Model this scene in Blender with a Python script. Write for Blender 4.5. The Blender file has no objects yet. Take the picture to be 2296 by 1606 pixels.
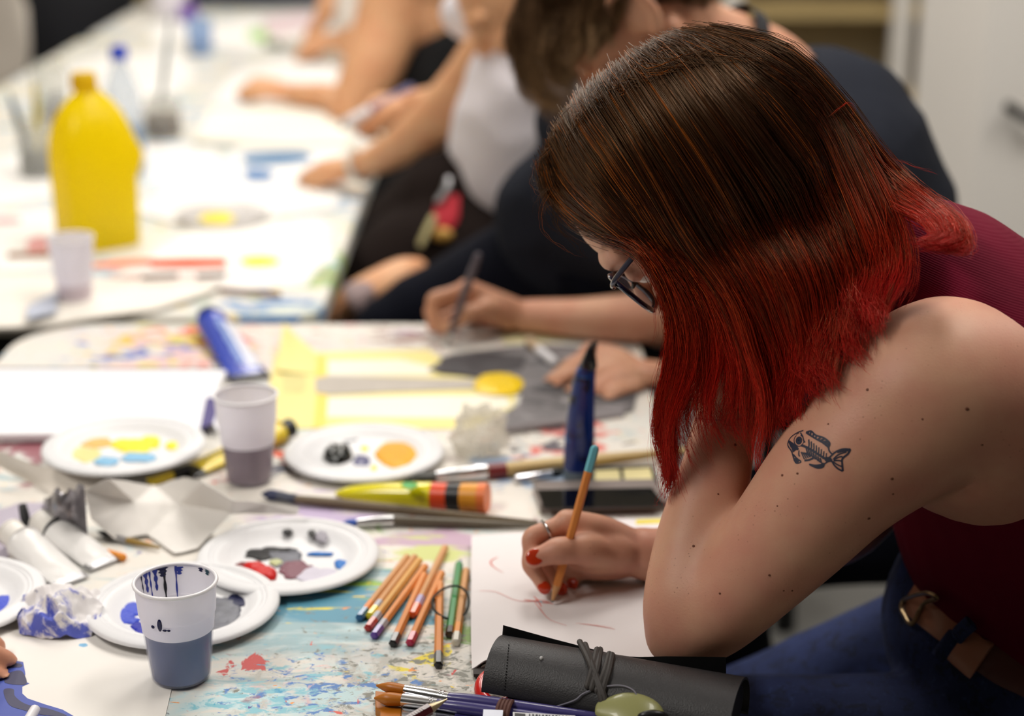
import bpy, bmesh, math, random
import numpy as np
from mathutils import Vector, Matrix, noise
from mathutils.bvhtree import BVHTree
random.seed(7); RNG = np.random.default_rng(11)
C = bpy.context.scene.collection
PI = math.pi
V3 = Vector

# ---------------------------------------------------------------- camera
W, H, FPX = 2296.0, 1606.0, 3900.0
CX, CY = 1148.0, 803.0
PITCH = math.radians(18.1)
CAM = V3((0, 0, 1.45))
FW = V3((0, math.cos(PITCH), -math.sin(PITCH)))
UP = V3((0, math.sin(PITCH), math.cos(PITCH)))
RT = V3((1, 0, 0))
TZ = 0.75                      # table top height

def ray(px, py):
    return FW + RT * ((px - CX) / FPX) - UP * ((py - CY) / FPX)
def T(px, py, z=TZ):           # point of the plane at height z
    r = ray(px, py); return CAM + r * ((z - CAM.z) / r.z)
def Qy(px, py, Y):             # point at distance Y down the room
    r = ray(px, py); return CAM + r * (Y / r.y)
def Qz(px, py, d):
    return CAM + ray(px, py) * d

cam_d = bpy.data.cameras.new('camera'); cam = bpy.data.objects.new('camera', cam_d); C.objects.link(cam)
cam.location = CAM; cam.rotation_euler = (PI / 2 - PITCH, 0, 0)
cam_d.sensor_width = 36; cam_d.lens = FPX / W * 36; cam_d.clip_start = .05; cam_d.clip_end = 60
cam_d.dof.use_dof = True; cam_d.dof.focus_distance = 1.395; cam_d.dof.aperture_fstop = 2.7
cam_d.dof.aperture_blades = 0
bpy.context.scene.camera = cam

# ---------------------------------------------------------------- materials
def s2l(v):
    v /= 255.0
    return v / 12.92 if v <= .04045 else ((v + .055) / 1.055) ** 2.4
def col(r, g=None, b=None, a=1):
    if g is None: r, g, b = r
    return (s2l(r), s2l(g), s2l(b), a)
MATS = {}
def setin(n, k, v):
    if k in n.inputs: n.inputs[k].default_value = v
def mat(name, rgb, rough=.5, metal=0, spec=.5, trans=0, alpha=1, sss=0, coat=0, bump=0, bscale=200, vary=0, vscale=20, ior=1.45, sheen=0):
    if name in MATS: return MATS[name]
    m = bpy.data.materials.new(name); m.use_nodes = True; nt = m.node_tree
    b = nt.nodes['Principled BSDF']
    setin(b, 'Base Color', col(rgb)); setin(b, 'Roughness', rough); setin(b, 'Metallic', metal)
    setin(b, 'Specular IOR Level', spec); setin(b, 'Transmission Weight', trans); setin(b, 'Alpha', alpha); setin(b, 'IOR', ior)
    setin(b, 'Coat Weight', coat); setin(b, 'Sheen Weight', sheen)
    if sss:
        setin(b, 'Subsurface Weight', sss); setin(b, 'Subsurface Radius', (.012, .005, .003)); setin(b, 'Subsurface Scale', .6)
    if bump or vary:
        tc = nt.nodes.new('ShaderNodeTexCoord')
    if vary:
        nz = nt.nodes.new('ShaderNodeTexNoise'); nz.inputs['Scale'].default_value = vscale; nz.inputs['Detail'].default_value = 5
        nt.links.new(tc.outputs['Object'], nz.inputs['Vector'])
        mx = nt.nodes.new('ShaderNodeMix'); mx.data_type = 'RGBA'
        r, g, bb, _ = col(rgb)
        mx.inputs[6].default_value = (r * (1 - vary), g * (1 - vary), bb * (1 - vary), 1)
        mx.inputs[7].default_value = (min(1, r * (1 + vary)), min(1, g * (1 + vary)), min(1, bb * (1 + vary)), 1)
        nt.links.new(nz.outputs['Fac'], mx.inputs[0]); nt.links.new(mx.outputs[2], b.inputs['Base Color'])
    if bump:
        n2 = nt.nodes.new('ShaderNodeTexNoise'); n2.inputs['Scale'].default_value = bscale; n2.inputs['Detail'].default_value = 4
        nt.links.new(tc.outputs['Object'], n2.inputs['Vector'])
        bp = nt.nodes.new('ShaderNodeBump'); bp.inputs['Strength'].default_value = bump; bp.inputs['Distance'].default_value = .002
        nt.links.new(n2.outputs['Fac'], bp.inputs['Height']); nt.links.new(bp.outputs['Normal'], b.inputs['Normal'])
    MATS[name] = m; return m

def plastic_thin(name, rgb, clear=.5, rough=.3, tr=.45):
    """thin translucent plastic wall: part see-through, part diffuse"""
    if name in MATS: return MATS[name]
    m = bpy.data.materials.new(name); m.use_nodes = True; nt = m.node_tree
    b = nt.nodes['Principled BSDF']; out = nt.nodes['Material Output']
    setin(b, 'Base Color', col(rgb)); setin(b, 'Roughness', rough)
    tl = nt.nodes.new('ShaderNodeBsdfTranslucent'); tl.inputs['Color'].default_value = col(rgb)
    tp = nt.nodes.new('ShaderNodeBsdfTransparent')
    m1 = nt.nodes.new('ShaderNodeMixShader'); m1.inputs[0].default_value = tr
    m2 = nt.nodes.new('ShaderNodeMixShader'); m2.inputs[0].default_value = clear
    L = nt.links.new
    L(b.outputs[0], m1.inputs[1]); L(tl.outputs[0], m1.inputs[2]); L(m1.outputs[0], m2.inputs[1]); L(tp.outputs[0], m2.inputs[2]); L(m2.outputs[0], out.inputs['Surface'])
    MATS[name] = m; return m

def splatter(name, base, layers, rough=.55, bump=.25):
    """paint-spattered surface. layer = (rgb, scale, threshold, softness, seed, stretch(x,y,rot), centre or None, radius)"""
    m = bpy.data.materials.new(name); m.use_nodes = True; nt = m.node_tree; L = nt.links.new
    b = nt.nodes['Principled BSDF']; setin(b, 'Roughness', rough)
    geo = nt.nodes.new('ShaderNodeNewGeometry'); cur = None
    rgb0 = nt.nodes.new('ShaderNodeRGB'); rgb0.outputs[0].default_value = col(base); cur = rgb0.outputs[0]
    for (rgb, sc, th, so, seed, st, cen, rad) in layers:
        mp = nt.nodes.new('ShaderNodeMapping'); mp.vector_type = 'POINT'
        mp.inputs['Location'].default_value = (seed * 3.17, seed * 1.93, seed * .71)
        mp.inputs['Rotation'].default_value = (0, 0, st[2]); mp.inputs['Scale'].default_value = (st[0], st[1], 1)
        L(geo.outputs['Position'], mp.inputs['Vector'])
        nz = nt.nodes.new('ShaderNodeTexNoise'); nz.inputs['Scale'].default_value = sc; nz.inputs['Detail'].default_value = 6
        nz.inputs['Roughness'].default_value = .62; nz.inputs['Distortion'].default_value = .6
        L(mp.outputs[0], nz.inputs['Vector']); val = nz.outputs['Fac']
        if cen is not None:
            vd = nt.nodes.new('ShaderNodeVectorMath'); vd.operation = 'DISTANCE'; vd.inputs[1].default_value = (cen[0], cen[1], TZ)
            L(geo.outputs['Position'], vd.inputs[0])
            mr = nt.nodes.new('ShaderNodeMapRange'); mr.inputs['From Min'].default_value = 0; mr.inputs['From Max'].default_value = rad
            mr.inputs['To Min'].default_value = .14; mr.inputs['To Max'].default_value = -.14
            L(vd.outputs['Value'], mr.inputs['Value'])
            ad = nt.nodes.new('ShaderNodeMath'); ad.operation = 'ADD'; L(val, ad.inputs[0]); L(mr.outputs[0], ad.inputs[1]); val = ad.outputs[0]
        rm = nt.nodes.new('ShaderNodeMapRange'); rm.inputs['From Min'].default_value = th; rm.inputs['From Max'].default_value = th + so
        L(val, rm.inputs['Value'])
        mx = nt.nodes.new('ShaderNodeMix'); mx.data_type = 'RGBA'; mx.inputs[7].default_value = col(rgb)
        L(rm.outputs[0], mx.inputs[0]); L(cur, mx.inputs[6]); cur = mx.outputs[2]
    L(cur, b.inputs['Base Color'])
    if bump:
        bp = nt.nodes.new('ShaderNodeBump'); bp.inputs['Strength'].default_value = bump; bp.inputs['Distance'].default_value = .001
        bw = nt.nodes.new('ShaderNodeRGBToBW'); L(cur, bw.inputs[0]); L(bw.outputs[0], bp.inputs['Height']); L(bp.outputs[0], b.inputs['Normal'])
    MATS[name] = m; return m

# ---------------------------------------------------------------- objects
ORG = {}
def thing(name, loc, label, cat, group=None):
    o = bpy.data.objects.new(name, None); C.objects.link(o); o.empty_display_size = .02
    o.location = loc; ORG[o.name] = V3(loc); tag(o, label, cat, group); return o
def tag(o, label, cat, group=None):
    o['label'] = label; o['category'] = cat
    if group: o['group'] = group
    return o

def spl(pts, n):
    """Catmull-Rom through rows of numbers -> n rows"""
    P = np.array([list(p) for p in pts], float)
    if len(P) < 2: return P
    k = len(P) - 1; out = []
    E = np.vstack([2 * P[0] - P[1], P, 2 * P[-1] - P[-2]])
    for t in np.linspace(0, k, n):
        i = min(int(t), k - 1); f = t - i
        a, b, c, d = E[i], E[i + 1], E[i + 2], E[i + 3]
        out.append(.5 * ((2 * b) + (c - a) * f + (2 * a - 5 * b + 4 * c - d) * f * f + (3 * b - a - 3 * c + d) * f ** 3))
    return np.array(out)

class MB:
    def __init__(s): s.v = []; s.f = []
    def add(s, vs, fs):
        o = len(s.v); s.v += [V3(v) for v in vs]; s.f += [tuple(i + o for i in f) for f in fs]; return s
    def tube(s, pts, rad, seg=14, n=None, up=None, caps=True, rnd=True):
        """swept tube; rad = number, list of numbers or list of (side, up) pairs"""
        k = len(pts)
        if not hasattr(rad, '__len__'): rad = [rad] * k
        rows = []
        for p, r in zip(pts, rad):
            r = (r, r) if not hasattr(r, '__len__') else r
            rows.append([p[0], p[1], p[2], r[0], r[1]])
        A = spl(rows, n) if n and k > 1 else np.array(rows, float)
        A[:, 3:] = np.maximum(A[:, 3:], 1e-5)
        P = [V3(a[:3]) for a in A]; R = [(a[3], a[4]) for a in A]
        m = len(P)
        tan = []
        for i in range(m):
            d = P[min(i + 1, m - 1)] - P[max(i - 1, 0)]
            tan.append(d.normalized() if d.length > 1e-9 else V3((0, 0, 1)))
        if up is None:
            u0 = V3((0, 0, 1)) if abs(tan[0].z) < .9 else V3((0, 1, 0))
        else: u0 = V3(up)
        fr = []
        for i in range(m):
            if up is None and fr:
                u0 = fr[-1][1]
            sd = tan[i].cross(u0)
            if sd.length < 1e-6: sd = tan[i].cross(V3((1, 0.3, 0)))
            sd.normalize(); fr.append((sd, sd.cross(tan[i]).normalized()))
        rings = []
        def ring(c, f, r): rings.append([c + f[0] * (math.cos(2 * PI * j / seg) * r[0]) + f[1] * (math.sin(2 * PI * j / seg) * r[1]) for j in range(seg)])
        if rnd and caps:
            for a in (80, 55, 28):
                q = math.radians(a); rr = min(R[0]); ring(P[0] - tan[0] * rr * math.sin(q), fr[0], (R[0][0] * math.cos(q), R[0][1] * math.cos(q)))
        for i in range(m): ring(P[i], fr[i], R[i])
        if rnd and caps:
            for a in (28, 55, 80):
                q = math.radians(a); rr = min(R[-1]); ring(P[-1] + tan[-1] * rr * math.sin(q), fr[-1], (R[-1][0] * math.cos(q), R[-1][1] * math.cos(q)))
        vs = [p for r in rings for p in r]; fs = []
        for i in range(len(rings) - 1):
            for j in range(seg):
                a, b = i * seg + j, i * seg + (j + 1) % seg
                fs.append((a, b, b + seg, a + seg))
        if caps:
            fs.append(tuple(reversed(range(seg)))); fs.append(tuple(range((len(rings) - 1) * seg, len(rings) * seg)))
        fs = [tuple(reversed(f)) for f in fs] if False else fs
        return s.add(vs, fs)
    def ell(s, c, r, ax=None, seg=24, rings=14):
        ax = ax or (V3((1, 0, 0)), V3((0, 1, 0)), V3((0, 0, 1))); c = V3(c); vs = []; fs = []
        for i in range(1, rings):
            th = PI * i / rings
            for j in range(seg):
                ph = 2 * PI * j / seg
                vs.append(c + ax[0] * (r[0] * math.sin(th) * math.cos(ph)) + ax[1] * (r[1] * math.sin(th) * math.sin(ph)) + ax[2] * (r[2] * math.cos(th)))
        n = len(vs); vs += [c + ax[2] * r[2], c - ax[2] * r[2]]
        for i in range(rings - 2):
            for j in range(seg):
                a, b = i * seg + j, i * seg + (j + 1) % seg; fs.append((a, a + seg, b + seg, b))
        for j in range(seg):
            fs.append((n, j, (j + 1) % seg)); q = (rings - 2) * seg; fs.append((n + 1, q + (j + 1) % seg, q + j))
        return s.add(vs, fs)
    def lathe(s, prof, c, seg=48, ax=None, sx=1, sy=1):
        """prof = [(radius, height)...] going along the axis; closed profile loops give solids"""
        c = V3(c)
        ax = ax or (V3((1, 0, 0)), V3((0, 1, 0)), V3((0, 0, 1))); vs = []; fs = []
        for r, h in prof:
            for j in range(seg):
                a = 2 * PI * j / seg; vs.append(c + ax[0] * (r * sx * math.cos(a)) + ax[1] * (r * sy * math.sin(a)) + ax[2] * h)
        for i in range(len(prof) - 1):
            for j in range(seg):
                a, b = i * seg + j, i * seg + (j + 1) % seg; fs.append((a, b, b + seg, a + seg))
        return s.add(vs, fs)
    def slab(s, poly, z0, z1, ch=.0):
        """prism over a world xy outline (counter-clockwise) between heights, small chamfer on top"""
        n = len(poly); cx = sum(p[0] for p in poly) / n; cy = sum(p[1] for p in poly) / n
        def sh(p, d):
            q = V3((p[0] - cx, p[1] - cy)); l = q.length or 1; q *= (l - d) / l; return (cx + q.x, cy + q.y)
        lv = [(z0, 0)] + ([(z1 - ch, 0), (z1, ch)] if ch else [(z1, 0)])
        vs = []; fs = []
        for z, d in lv: vs += [(*sh(p, d), z) for p in poly]
        for i in range(len(lv) - 1):
            for j in range(n):
                a, b = i * n + j, i * n + (j + 1) % n; fs.append((a, b, b + n, a + n))
        fs.append(tuple(reversed(range(n)))); fs.append(tuple(range((len(lv) - 1) * n, len(lv) * n)))
        return s.add(vs, fs)
    def box(s, a, b):
        (x0, y0, z0), (x1, y1, z1) = a, b
        return s.slab([(x0, y0), (x1, y0), (x1, y1), (x0, y1)], z0, z1)
    def sheet(s, grid, th=.0005, nu=24, nv=24, bump=0, bsc=40, seed=0):
        """smooth surface through a grid of points, given a small thickness"""
        G = np.array([[list(p) for p in row] for row in grid], float)
        A = np.array([spl(row, nu) for row in G]); B = np.array([spl(A[:, j], nv) for j in range(nu)])   # nu x nv x 3
        top = []
        for j in range(nu):
            for i in range(nv):
                p = V3(B[j, i])
                if bump: p.z += bump * (noise.noise(p * bsc + V3((seed, seed, 0))) + 1.1 * (.35 - abs(noise.noise(p * bsc * 1.1 + V3((seed, 0, 3))))) + .3 * noise.noise(p * bsc * 2.6 + V3((seed, 0, 0)))); 
                top.append(p)
        vs = top + [p - V3((0, 0, th)) for p in top]; N = nu * nv; fs = []
        for j in range(nu - 1):
            for i in range(nv - 1):
                a = j * nv + i; q = (a, a + 1, a + nv + 1, a + nv); fs.append(q); fs.append(tuple(N + x for x in reversed(q)))
        edge = [(j * nv, (j + 1) * nv) for j in range(nu - 1)] + [((nu - 1) * nv + i, (nu - 1) * nv + i + 1) for i in range(nv - 1)]
        edge += [((j + 1) * nv + nv - 1, j * nv + nv - 1) for j in range(nu - 1)] + [(i + 1, i) for i in range(nv - 1)]
        for a, b in edge: fs.append((a, b, b + N, a + N))
        return s.add(vs, fs)
    def build(s, name, m, parent=None, smooth=True, auto=40):
        o0 = V3((0, 0, 0)); p = parent
        while p is not None: o0 += ORG.get(p.name, V3((0, 0, 0))); p = p.parent
        me = bpy.data.meshes.new(name); me.from_pydata([v - o0 for v in s.v], [], s.f); me.validate()
        bm = bmesh.new(); bm.from_mesh(me); bmesh.ops.recalc_face_normals(bm, faces=bm.faces)
        bm.to_mesh(me); bm.free()
        return finish(name, me, m, parent, smooth, auto)
def finish(name, me, m, parent=None, smooth=True, auto=40):
    o = bpy.data.objects.new(name, me); C.objects.link(o)
    if m is not None: me.materials.append(m)
    if smooth:
        me.polygons.foreach_set('use_smooth', [True] * len(me.polygons))
        if auto:
            bm = bmesh.new(); bm.from_mesh(me); lim = math.radians(auto)
            for e in bm.edges:
                e.smooth = len(e.link_faces) != 2 or e.calc_face_angle(0) < lim
            bm.to_mesh(me); bm.free()
    if parent is not None: o.parent = parent
    return o

def fuse(mb, voxel, it=4, fac=.5, at=V3((0, 0, 0))):
    """one continuous skin around overlapping closed shapes -> mesh data relative to at"""
    me = bpy.data.meshes.new('tmp'); me.from_pydata([v - at for v in mb.v], [], mb.f)
    bm = bmesh.new(); bm.from_mesh(me); bmesh.ops.recalc_face_normals(bm, faces=bm.faces); bm.to_mesh(me); bm.free()
    o = bpy.data.objects.new('tmp', me); C.objects.link(o)
    r = o.modifiers.new('r', 'REMESH'); r.mode = 'VOXEL'; r.voxel_size = voxel; r.use_smooth_shade = True
    if it:
        sm = o.modifiers.new('s', 'SMOOTH'); sm.factor = fac; sm.iterations = it
    dg = bpy.context.evaluated_depsgraph_get()
    out = bpy.data.meshes.new_from_object(o.evaluated_get(dg))
    bpy.data.objects.remove(o); bpy.data.meshes.remove(me)
    out.materials.clear(); return out

def tree_of(me, at):
    return BVHTree.FromPolygons([v.co + at for v in me.vertices], [tuple(p.vertices) for p in me.polygons])

def rounded(x0, y0, x1, y1, r, k=8):
    out = []
    for cx, cy, a0 in ((x1 - r, y1 - r, 0), (x0 + r, y1 - r, 90), (x0 + r, y0 + r, 180), (x1 - r, y0 + r, 270)):
        for i in range(k + 1):
            a = math.radians(a0 + 90 * i / k); out.append((cx + r * math.cos(a), cy + r * math.sin(a)))
    return out
def pxpoly(pts, z=TZ): return [T(x, y, z) for x, y in pts]
def ccw(poly):
    a = sum(poly[i][0] * poly[(i + 1) % len(poly)][1] - poly[(i + 1) % len(poly)][0] * poly[i][1] for i in range(len(poly)))
    return poly if a > 0 else list(reversed(poly))
def densify(poly, k=4, wob=0, seed=0):
    n = len(poly); out = []
    for i in range(n):
        a, b = V3(poly[i]), V3(poly[(i + 1) % n])
        for j in range(k):
            p = a.lerp(b, j / k)
            if wob: p = p + V3((noise.noise(p * 60 + V3((seed, 0, 0))), noise.noise(p * 60 + V3((0, seed, 5))), 0)) * wob
            out.append(p)
    return out
def smoothpoly(pts, n=40):
    P = list(pts) + [pts[0], pts[1], pts[2]]; A = spl(P, (len(P) - 1) * 6 + 1)
    m = len(pts) * 6; A = A[6:6 + m]
    return [V3((*a, 0)) if len(a) == 2 else V3(a) for a in A]
def flat(name, pts, z, m, parent=None, th=.0004, smooth_out=False, ch=0, plane=None):
    """thin flat shape (a sheet, a paint patch) whose outline is given on the table plane"""
    poly = [T(x, y, z if plane is None else plane) for x, y in pts]
    if smooth_out: poly = smoothpoly([tuple(p) for p in poly])
    poly = ccw([(p[0], p[1]) for p in poly])
    b = MB(); b.slab(poly, z, z + th, ch); return b.build(name, m, parent)
def dab(name, px, py, w, h, z, m, parent, th=.0012, wob=.25, seed=0, rot=0, flatn=.6):
    """a blob of paint: irregular outline, domed"""
    c = T(px, py, z); ex = T(px + w / 2, py, z) - c; ey = T(px, py - h / 2, z) - c
    n = 44; b = MB(); vs = []; fs = []
    lv = [(1.0, 0), (.93, .55), (.78, .85), (.5, 1.0), (.2, 1.02)]
    for k, (q, hh) in enumerate(lv):
        for j in range(n):
            a = 2 * PI * j / n
            rr = q * (1 + wob * (noise.noise(V3((math.cos(a) * 1.4 + seed * 7.3, math.sin(a) * 1.4, seed))) + .6 * noise.noise(V3((math.cos(a) * 4 + seed, math.sin(a) * 4, seed * 2.1)))))
            p = c + ex * (rr * math.cos(a + rot)) + ey * (rr * math.sin(a + rot))
            vs.append(V3((p.x, p.y, z + th * hh * (1 + .5 * noise.noise(V3((p.x * 90, p.y * 90, seed)))))))
    for k in range(len(lv) - 1):
        for j in range(n): a, d = k * n + j, k * n + (j + 1) % n; fs.append((a, d, d + n, a + n))
    fs.append(tuple(range((len(lv) - 1) * n, len(lv) * n))); fs.append(tuple(reversed(range(n))))
    b.add(vs, fs); return b.build(name, m, parent)

def axes_of(d, up=V3((0, 0, 1))):
    d = V3(d).normalized(); s = d.cross(up)
    if s.length < 1e-5: s = d.cross(V3((0, 1, 0)))
    s.normalize(); return s, s.cross(d).normalized(), d
# ================================================================ setting
def struct(name, b, m, smooth=False):
    o = b.build(name, m, None, smooth); o['kind'] = 'structure'; return o
M_floor = mat('floor vinyl', (96, 95, 92), .6, vary=.06, vscale=3)
M_wall = mat('wall paint', (214, 206, 190), .8)
M_ceil = mat('ceiling paint', (225, 222, 214), .9)
b = MB(); b.box((-4.2, -2.4, -.1), (3.4, 8.7, 0)); struct('floor', b, M_floor)
b = MB(); b.box((-4.2, 8.6, 0), (3.4, 8.8, 2.9)); struct('wall_back', b, M_wall)
b = MB(); b.box((-4.4, -2.4, 0), (-4.2, 8.7, 2.9)); struct('wall_left', b, M_wall)
b = MB(); b.box((3.4, -2.4, 0), (3.6, 8.7, 2.9)); struct('wall_right', b, M_wall)
b = MB(); b.box((-4.2, -2.6, 0), (3.4, -2.4, 2.9)); struct('wall_front', b, mat('dark curtain wall', (70, 66, 62), .9))
b = MB(); b.box((-4.2, -2.4, 2.9), (3.4, 8.7, 3.0)); struct('ceiling', b, M_ceil)

# ceiling lamps of the room plus added fill lamps: fixtures with an area lamp
M_fix = mat('lamp housing', (235, 235, 232), .4)
def ceiling_lamp(x, y, sx, sy, power, label, rgb=(1, .955, .90)):
    t = thing('ceiling_light', (x, y, 2.9), label, 'ceiling light', 'ceiling lamps')
    b = MB(); b.box((x - sx / 2 - .03, y - sy / 2 - .03, 2.84), (x + sx / 2 + .03, y + sy / 2 + .03, 2.9)); b.build('lamp_housing', M_fix, t, False)
    m = bpy.data.materials.get('lamp diffuser')
    if m is None:
        m = bpy.data.materials.new('lamp diffuser'); m.use_nodes = True; p = m.node_tree.nodes['Principled BSDF']
        p.inputs['Emission Color'].default_value = (1, .93, .84, 1); p.inputs['Emission Strength'].default_value = 3
    b = MB(); b.box((x - sx / 2, y - sy / 2, 2.832), (x + sx / 2, y + sy / 2, 2.84)); b.build('diffuser', m, t, False)
    l = bpy.data.lights.new('lamp', 'AREA'); l.shape = 'RECTANGLE'; l.size = sx; l.size_y = sy; l.energy = power; l.color = rgb
    o = bpy.data.objects.new('lamp', l); C.objects.link(o); o.location = (x, y, 2.825)
LAMPS = [(.15, 2.75, .5, 1.0, 20, 'ceiling panel lamp above the far end of the near table'),
         (-.75, 3.6, .5, 1.2, 16, 'ceiling panel lamp above the yellow bottle'),
         (-.5, 5.4, .5, 1.2, 17, 'ceiling panel lamp above the far tables'),
         (1.7, 5.6, .5, 1.2, 34, 'ceiling panel lamp before the shelves'),
         (.8, 1.8, .4, .8, 15, 'ceiling panel lamp above the two people on the right'),
         (1.9, 2.3, .4, .9, 16, 'added fill panel brightening the front of the white cabinet'),  # invented fill, put in to lift the grey cabinet front
         (-1.5, .7, .5, 1.0, 32, 'added fill panel left of the near table, brightening the near arm'),  # invented front-left fill, put in to lift the woman's near arm
         (-2.3, 6.4, .5, 1.2, 24, 'ceiling panel lamp in the far left corner')]
for a in LAMPS: ceiling_lamp(*a)
wd = bpy.data.worlds.new('world'); bpy.context.scene.world = wd; wd.use_nodes = True
wd.node_tree.nodes['Background'].inputs[0].default_value = (1, .95, .9, 1); wd.node_tree.nodes['Background'].inputs[1].default_value = .05

# shelf unit, far right
M_white = mat('white lacquer', (238, 234, 228), .5); M_wood = mat('pale shelf wood', (196, 172, 120), .6, vary=.1, vscale=12)
sy = 7.4
t = thing('shelf_unit', (1.75, sy, 0), 'white shelf unit with pale wooden boards against the far wall', 'shelf')
def at7(px, py): return Qy(px, py, sy)
zlow = at7(2100, 215).z; zup = at7(2100, 22).z
xl, xr = at7(1560, 100).x, at7(2230, 100).x
for z in (zlow, zup, zup + .38, zup + .76):
    b = MB(); b.box((xl, sy, z - .035), (xr, sy + .42, z)); b.build('shelf_board', M_wood, t, False)
for px in (1640, 2020, 2215):
    x = at7(px, 60).x; b = MB(); b.box((x - .035, sy - .02, 0), (x + .035, sy + .04, 1.5)); b.build('post', M_white, t, False)
b = MB(); b.box((xl, sy + .42, 0.2), (xr, sy + .44, 1.5)); b.build('back_panel', mat('shelf back', (168, 156, 130), .8), t, False)
x0 = at7(2092, 100).x
b = MB(); b.box((at7(2085, 150).x, sy + .12, zlow + .002), (at7(2135, 150).x, sy + .34, zlow + .27)); tag(b.build('storage_box', mat('cream box', (196, 186, 164), .7), None, False), 'cream box standing on the lower shelf board', 'box')
b = MB(); b.box((at7(2155, 170).x, sy + .1, zlow + .002), (at7(2188, 170).x, sy + .3, zlow + .16)); tag(b.build('storage_tin', mat('grey brown tin', (140, 122, 98), .7), None, False), 'grey brown tin on the lower shelf board at its right end', 'tin')
# white cabinet with a dark handle
cb = Qy(2196, 240, 3.7); t = thing('cabinet', (cb.x, 3.7, 0), 'tall white cabinet with a dark bar handle behind the woman in burgundy', 'cabinet')
b = MB(); b.box((cb.x, 3.72, 0), (cb.x + .75, 4.3, 2.1)); b.build('cabinet_body', M_white, t, False)
b = MB(); b.box((cb.x + .003, 3.7, .05), (cb.x + .747, 3.719, 2.09)); dr = b.build('door', M_white, t, False)
h0 = Qy(2262, 238, 3.66); h1 = Qy(2330, 285, 3.66)
b = MB(); b.tube([h0, h0.lerp(h1, .5), h1], .011, 10); b.tube([h0 + V3((0.01, 0, -.005)), h0 + V3((.01, .045, -.005))], .008, 8); b.build('handle', mat('dark metal', (60, 58, 56), .4, metal=.7), dr)

# far-left furniture
M_black = mat('black cloth', (14, 15, 22), .85)
M_leg = mat('black table leg', (18, 18, 18), .5, metal=.3)
pc = T(25, 230, .0)
b = MB(); YC = 5.15
b.sheet([[Qy(-120, -40, YC), Qy(20, -40, YC), Qy(62, 15, YC)], [Qy(-120, 90, YC - .05), Qy(20, 90, YC - .05), Qy(66, 90, YC - .05)], [Qy(-120, 190, YC - .1), Qy(5, 180, YC - .1), Qy(55, 160, YC - .1)]], .03, 16, 16)
t = thing('chair', (Qy(0, 240, YC).x, YC, 0), 'off-white chair back left of the black coat', 'chair')
b.build('backrest', mat('chair shell', (186, 178, 168), .6), t)
p = Qy(-20, 175, YC)
for dx in (-.16, .12):
    for dy in (.02, -.3):
        b = MB(); b.tube([V3((p.x + dx, YC + dy, p.z - .06)), V3((p.x + dx, YC + dy * 1.1, 0.0))], .014, 8); b.build('leg', mat('dark metal', (60, 58, 56)), t)
b = MB(); b.box((p.x - .22, YC - .36, p.z - .06), (p.x + .17, YC - .1, p.z - .03)); b.build('seat', mat('khaki seat wood', (110, 92, 54), .6), t, False)
b = MB(); xq = -1.50
b.tube([V3((xq, 5.95, .95)), V3((xq - .02, 5.9, .72)), V3((xq - .03, 5.85, .45)), V3((xq - .04, 5.85, .1))], [(.17, .18), (.2, .22), (.19, .2), (.16, .18)], 18, 14, up=(0, 1, 0))
b.tube([V3((xq + .12, 5.98, .86)), V3((xq + .10, 6.0, .6)), V3((xq + .08, 6.0, .3))], [.11, .12, .1], 14, 10)
me = fuse(b, .02, 4, at=V3((xq, 5.9, 0))); o = finish('coat', me, M_black, None, True, 0); o.location = (xq, 5.9, 0)
tag(o, 'black coat heaped on a seat beyond the left edge of the far tables', 'coat')
t = thing('counter', (-2.0, 6.8, 0), 'khaki wooden counter along the far left wall', 'counter')
b = MB(); b.box((-2.9, 6.6, .683), (-1.32, 7.2, .75)); b.build('counter_top', mat('khaki wood', (168, 152, 112), .6, vary=.08), t, False)
for x in (-2.8, -1.5):
    b = MB(); b.box((x, 6.7, 0), (x + .05, 6.75, .683)); b.build('leg', M_leg, t, False)
# black stand at the end of the tables
t = thing('easel', Qy(438, 45, 6.0), 'black upright of an easel at the far end of the tables', 'easel')
p = Qy(438, 0, 6.02); b = MB(); b.box((p.x - .028, 6.0, .0), (p.x + .028, 6.05, 1.6)); b.build('upright', M_black, t, False)
b = MB(); b.box((p.x - .3, 6.05, 0), (p.x + .3, 6.09, .05)); b.build('foot', M_black, t, False)

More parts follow.
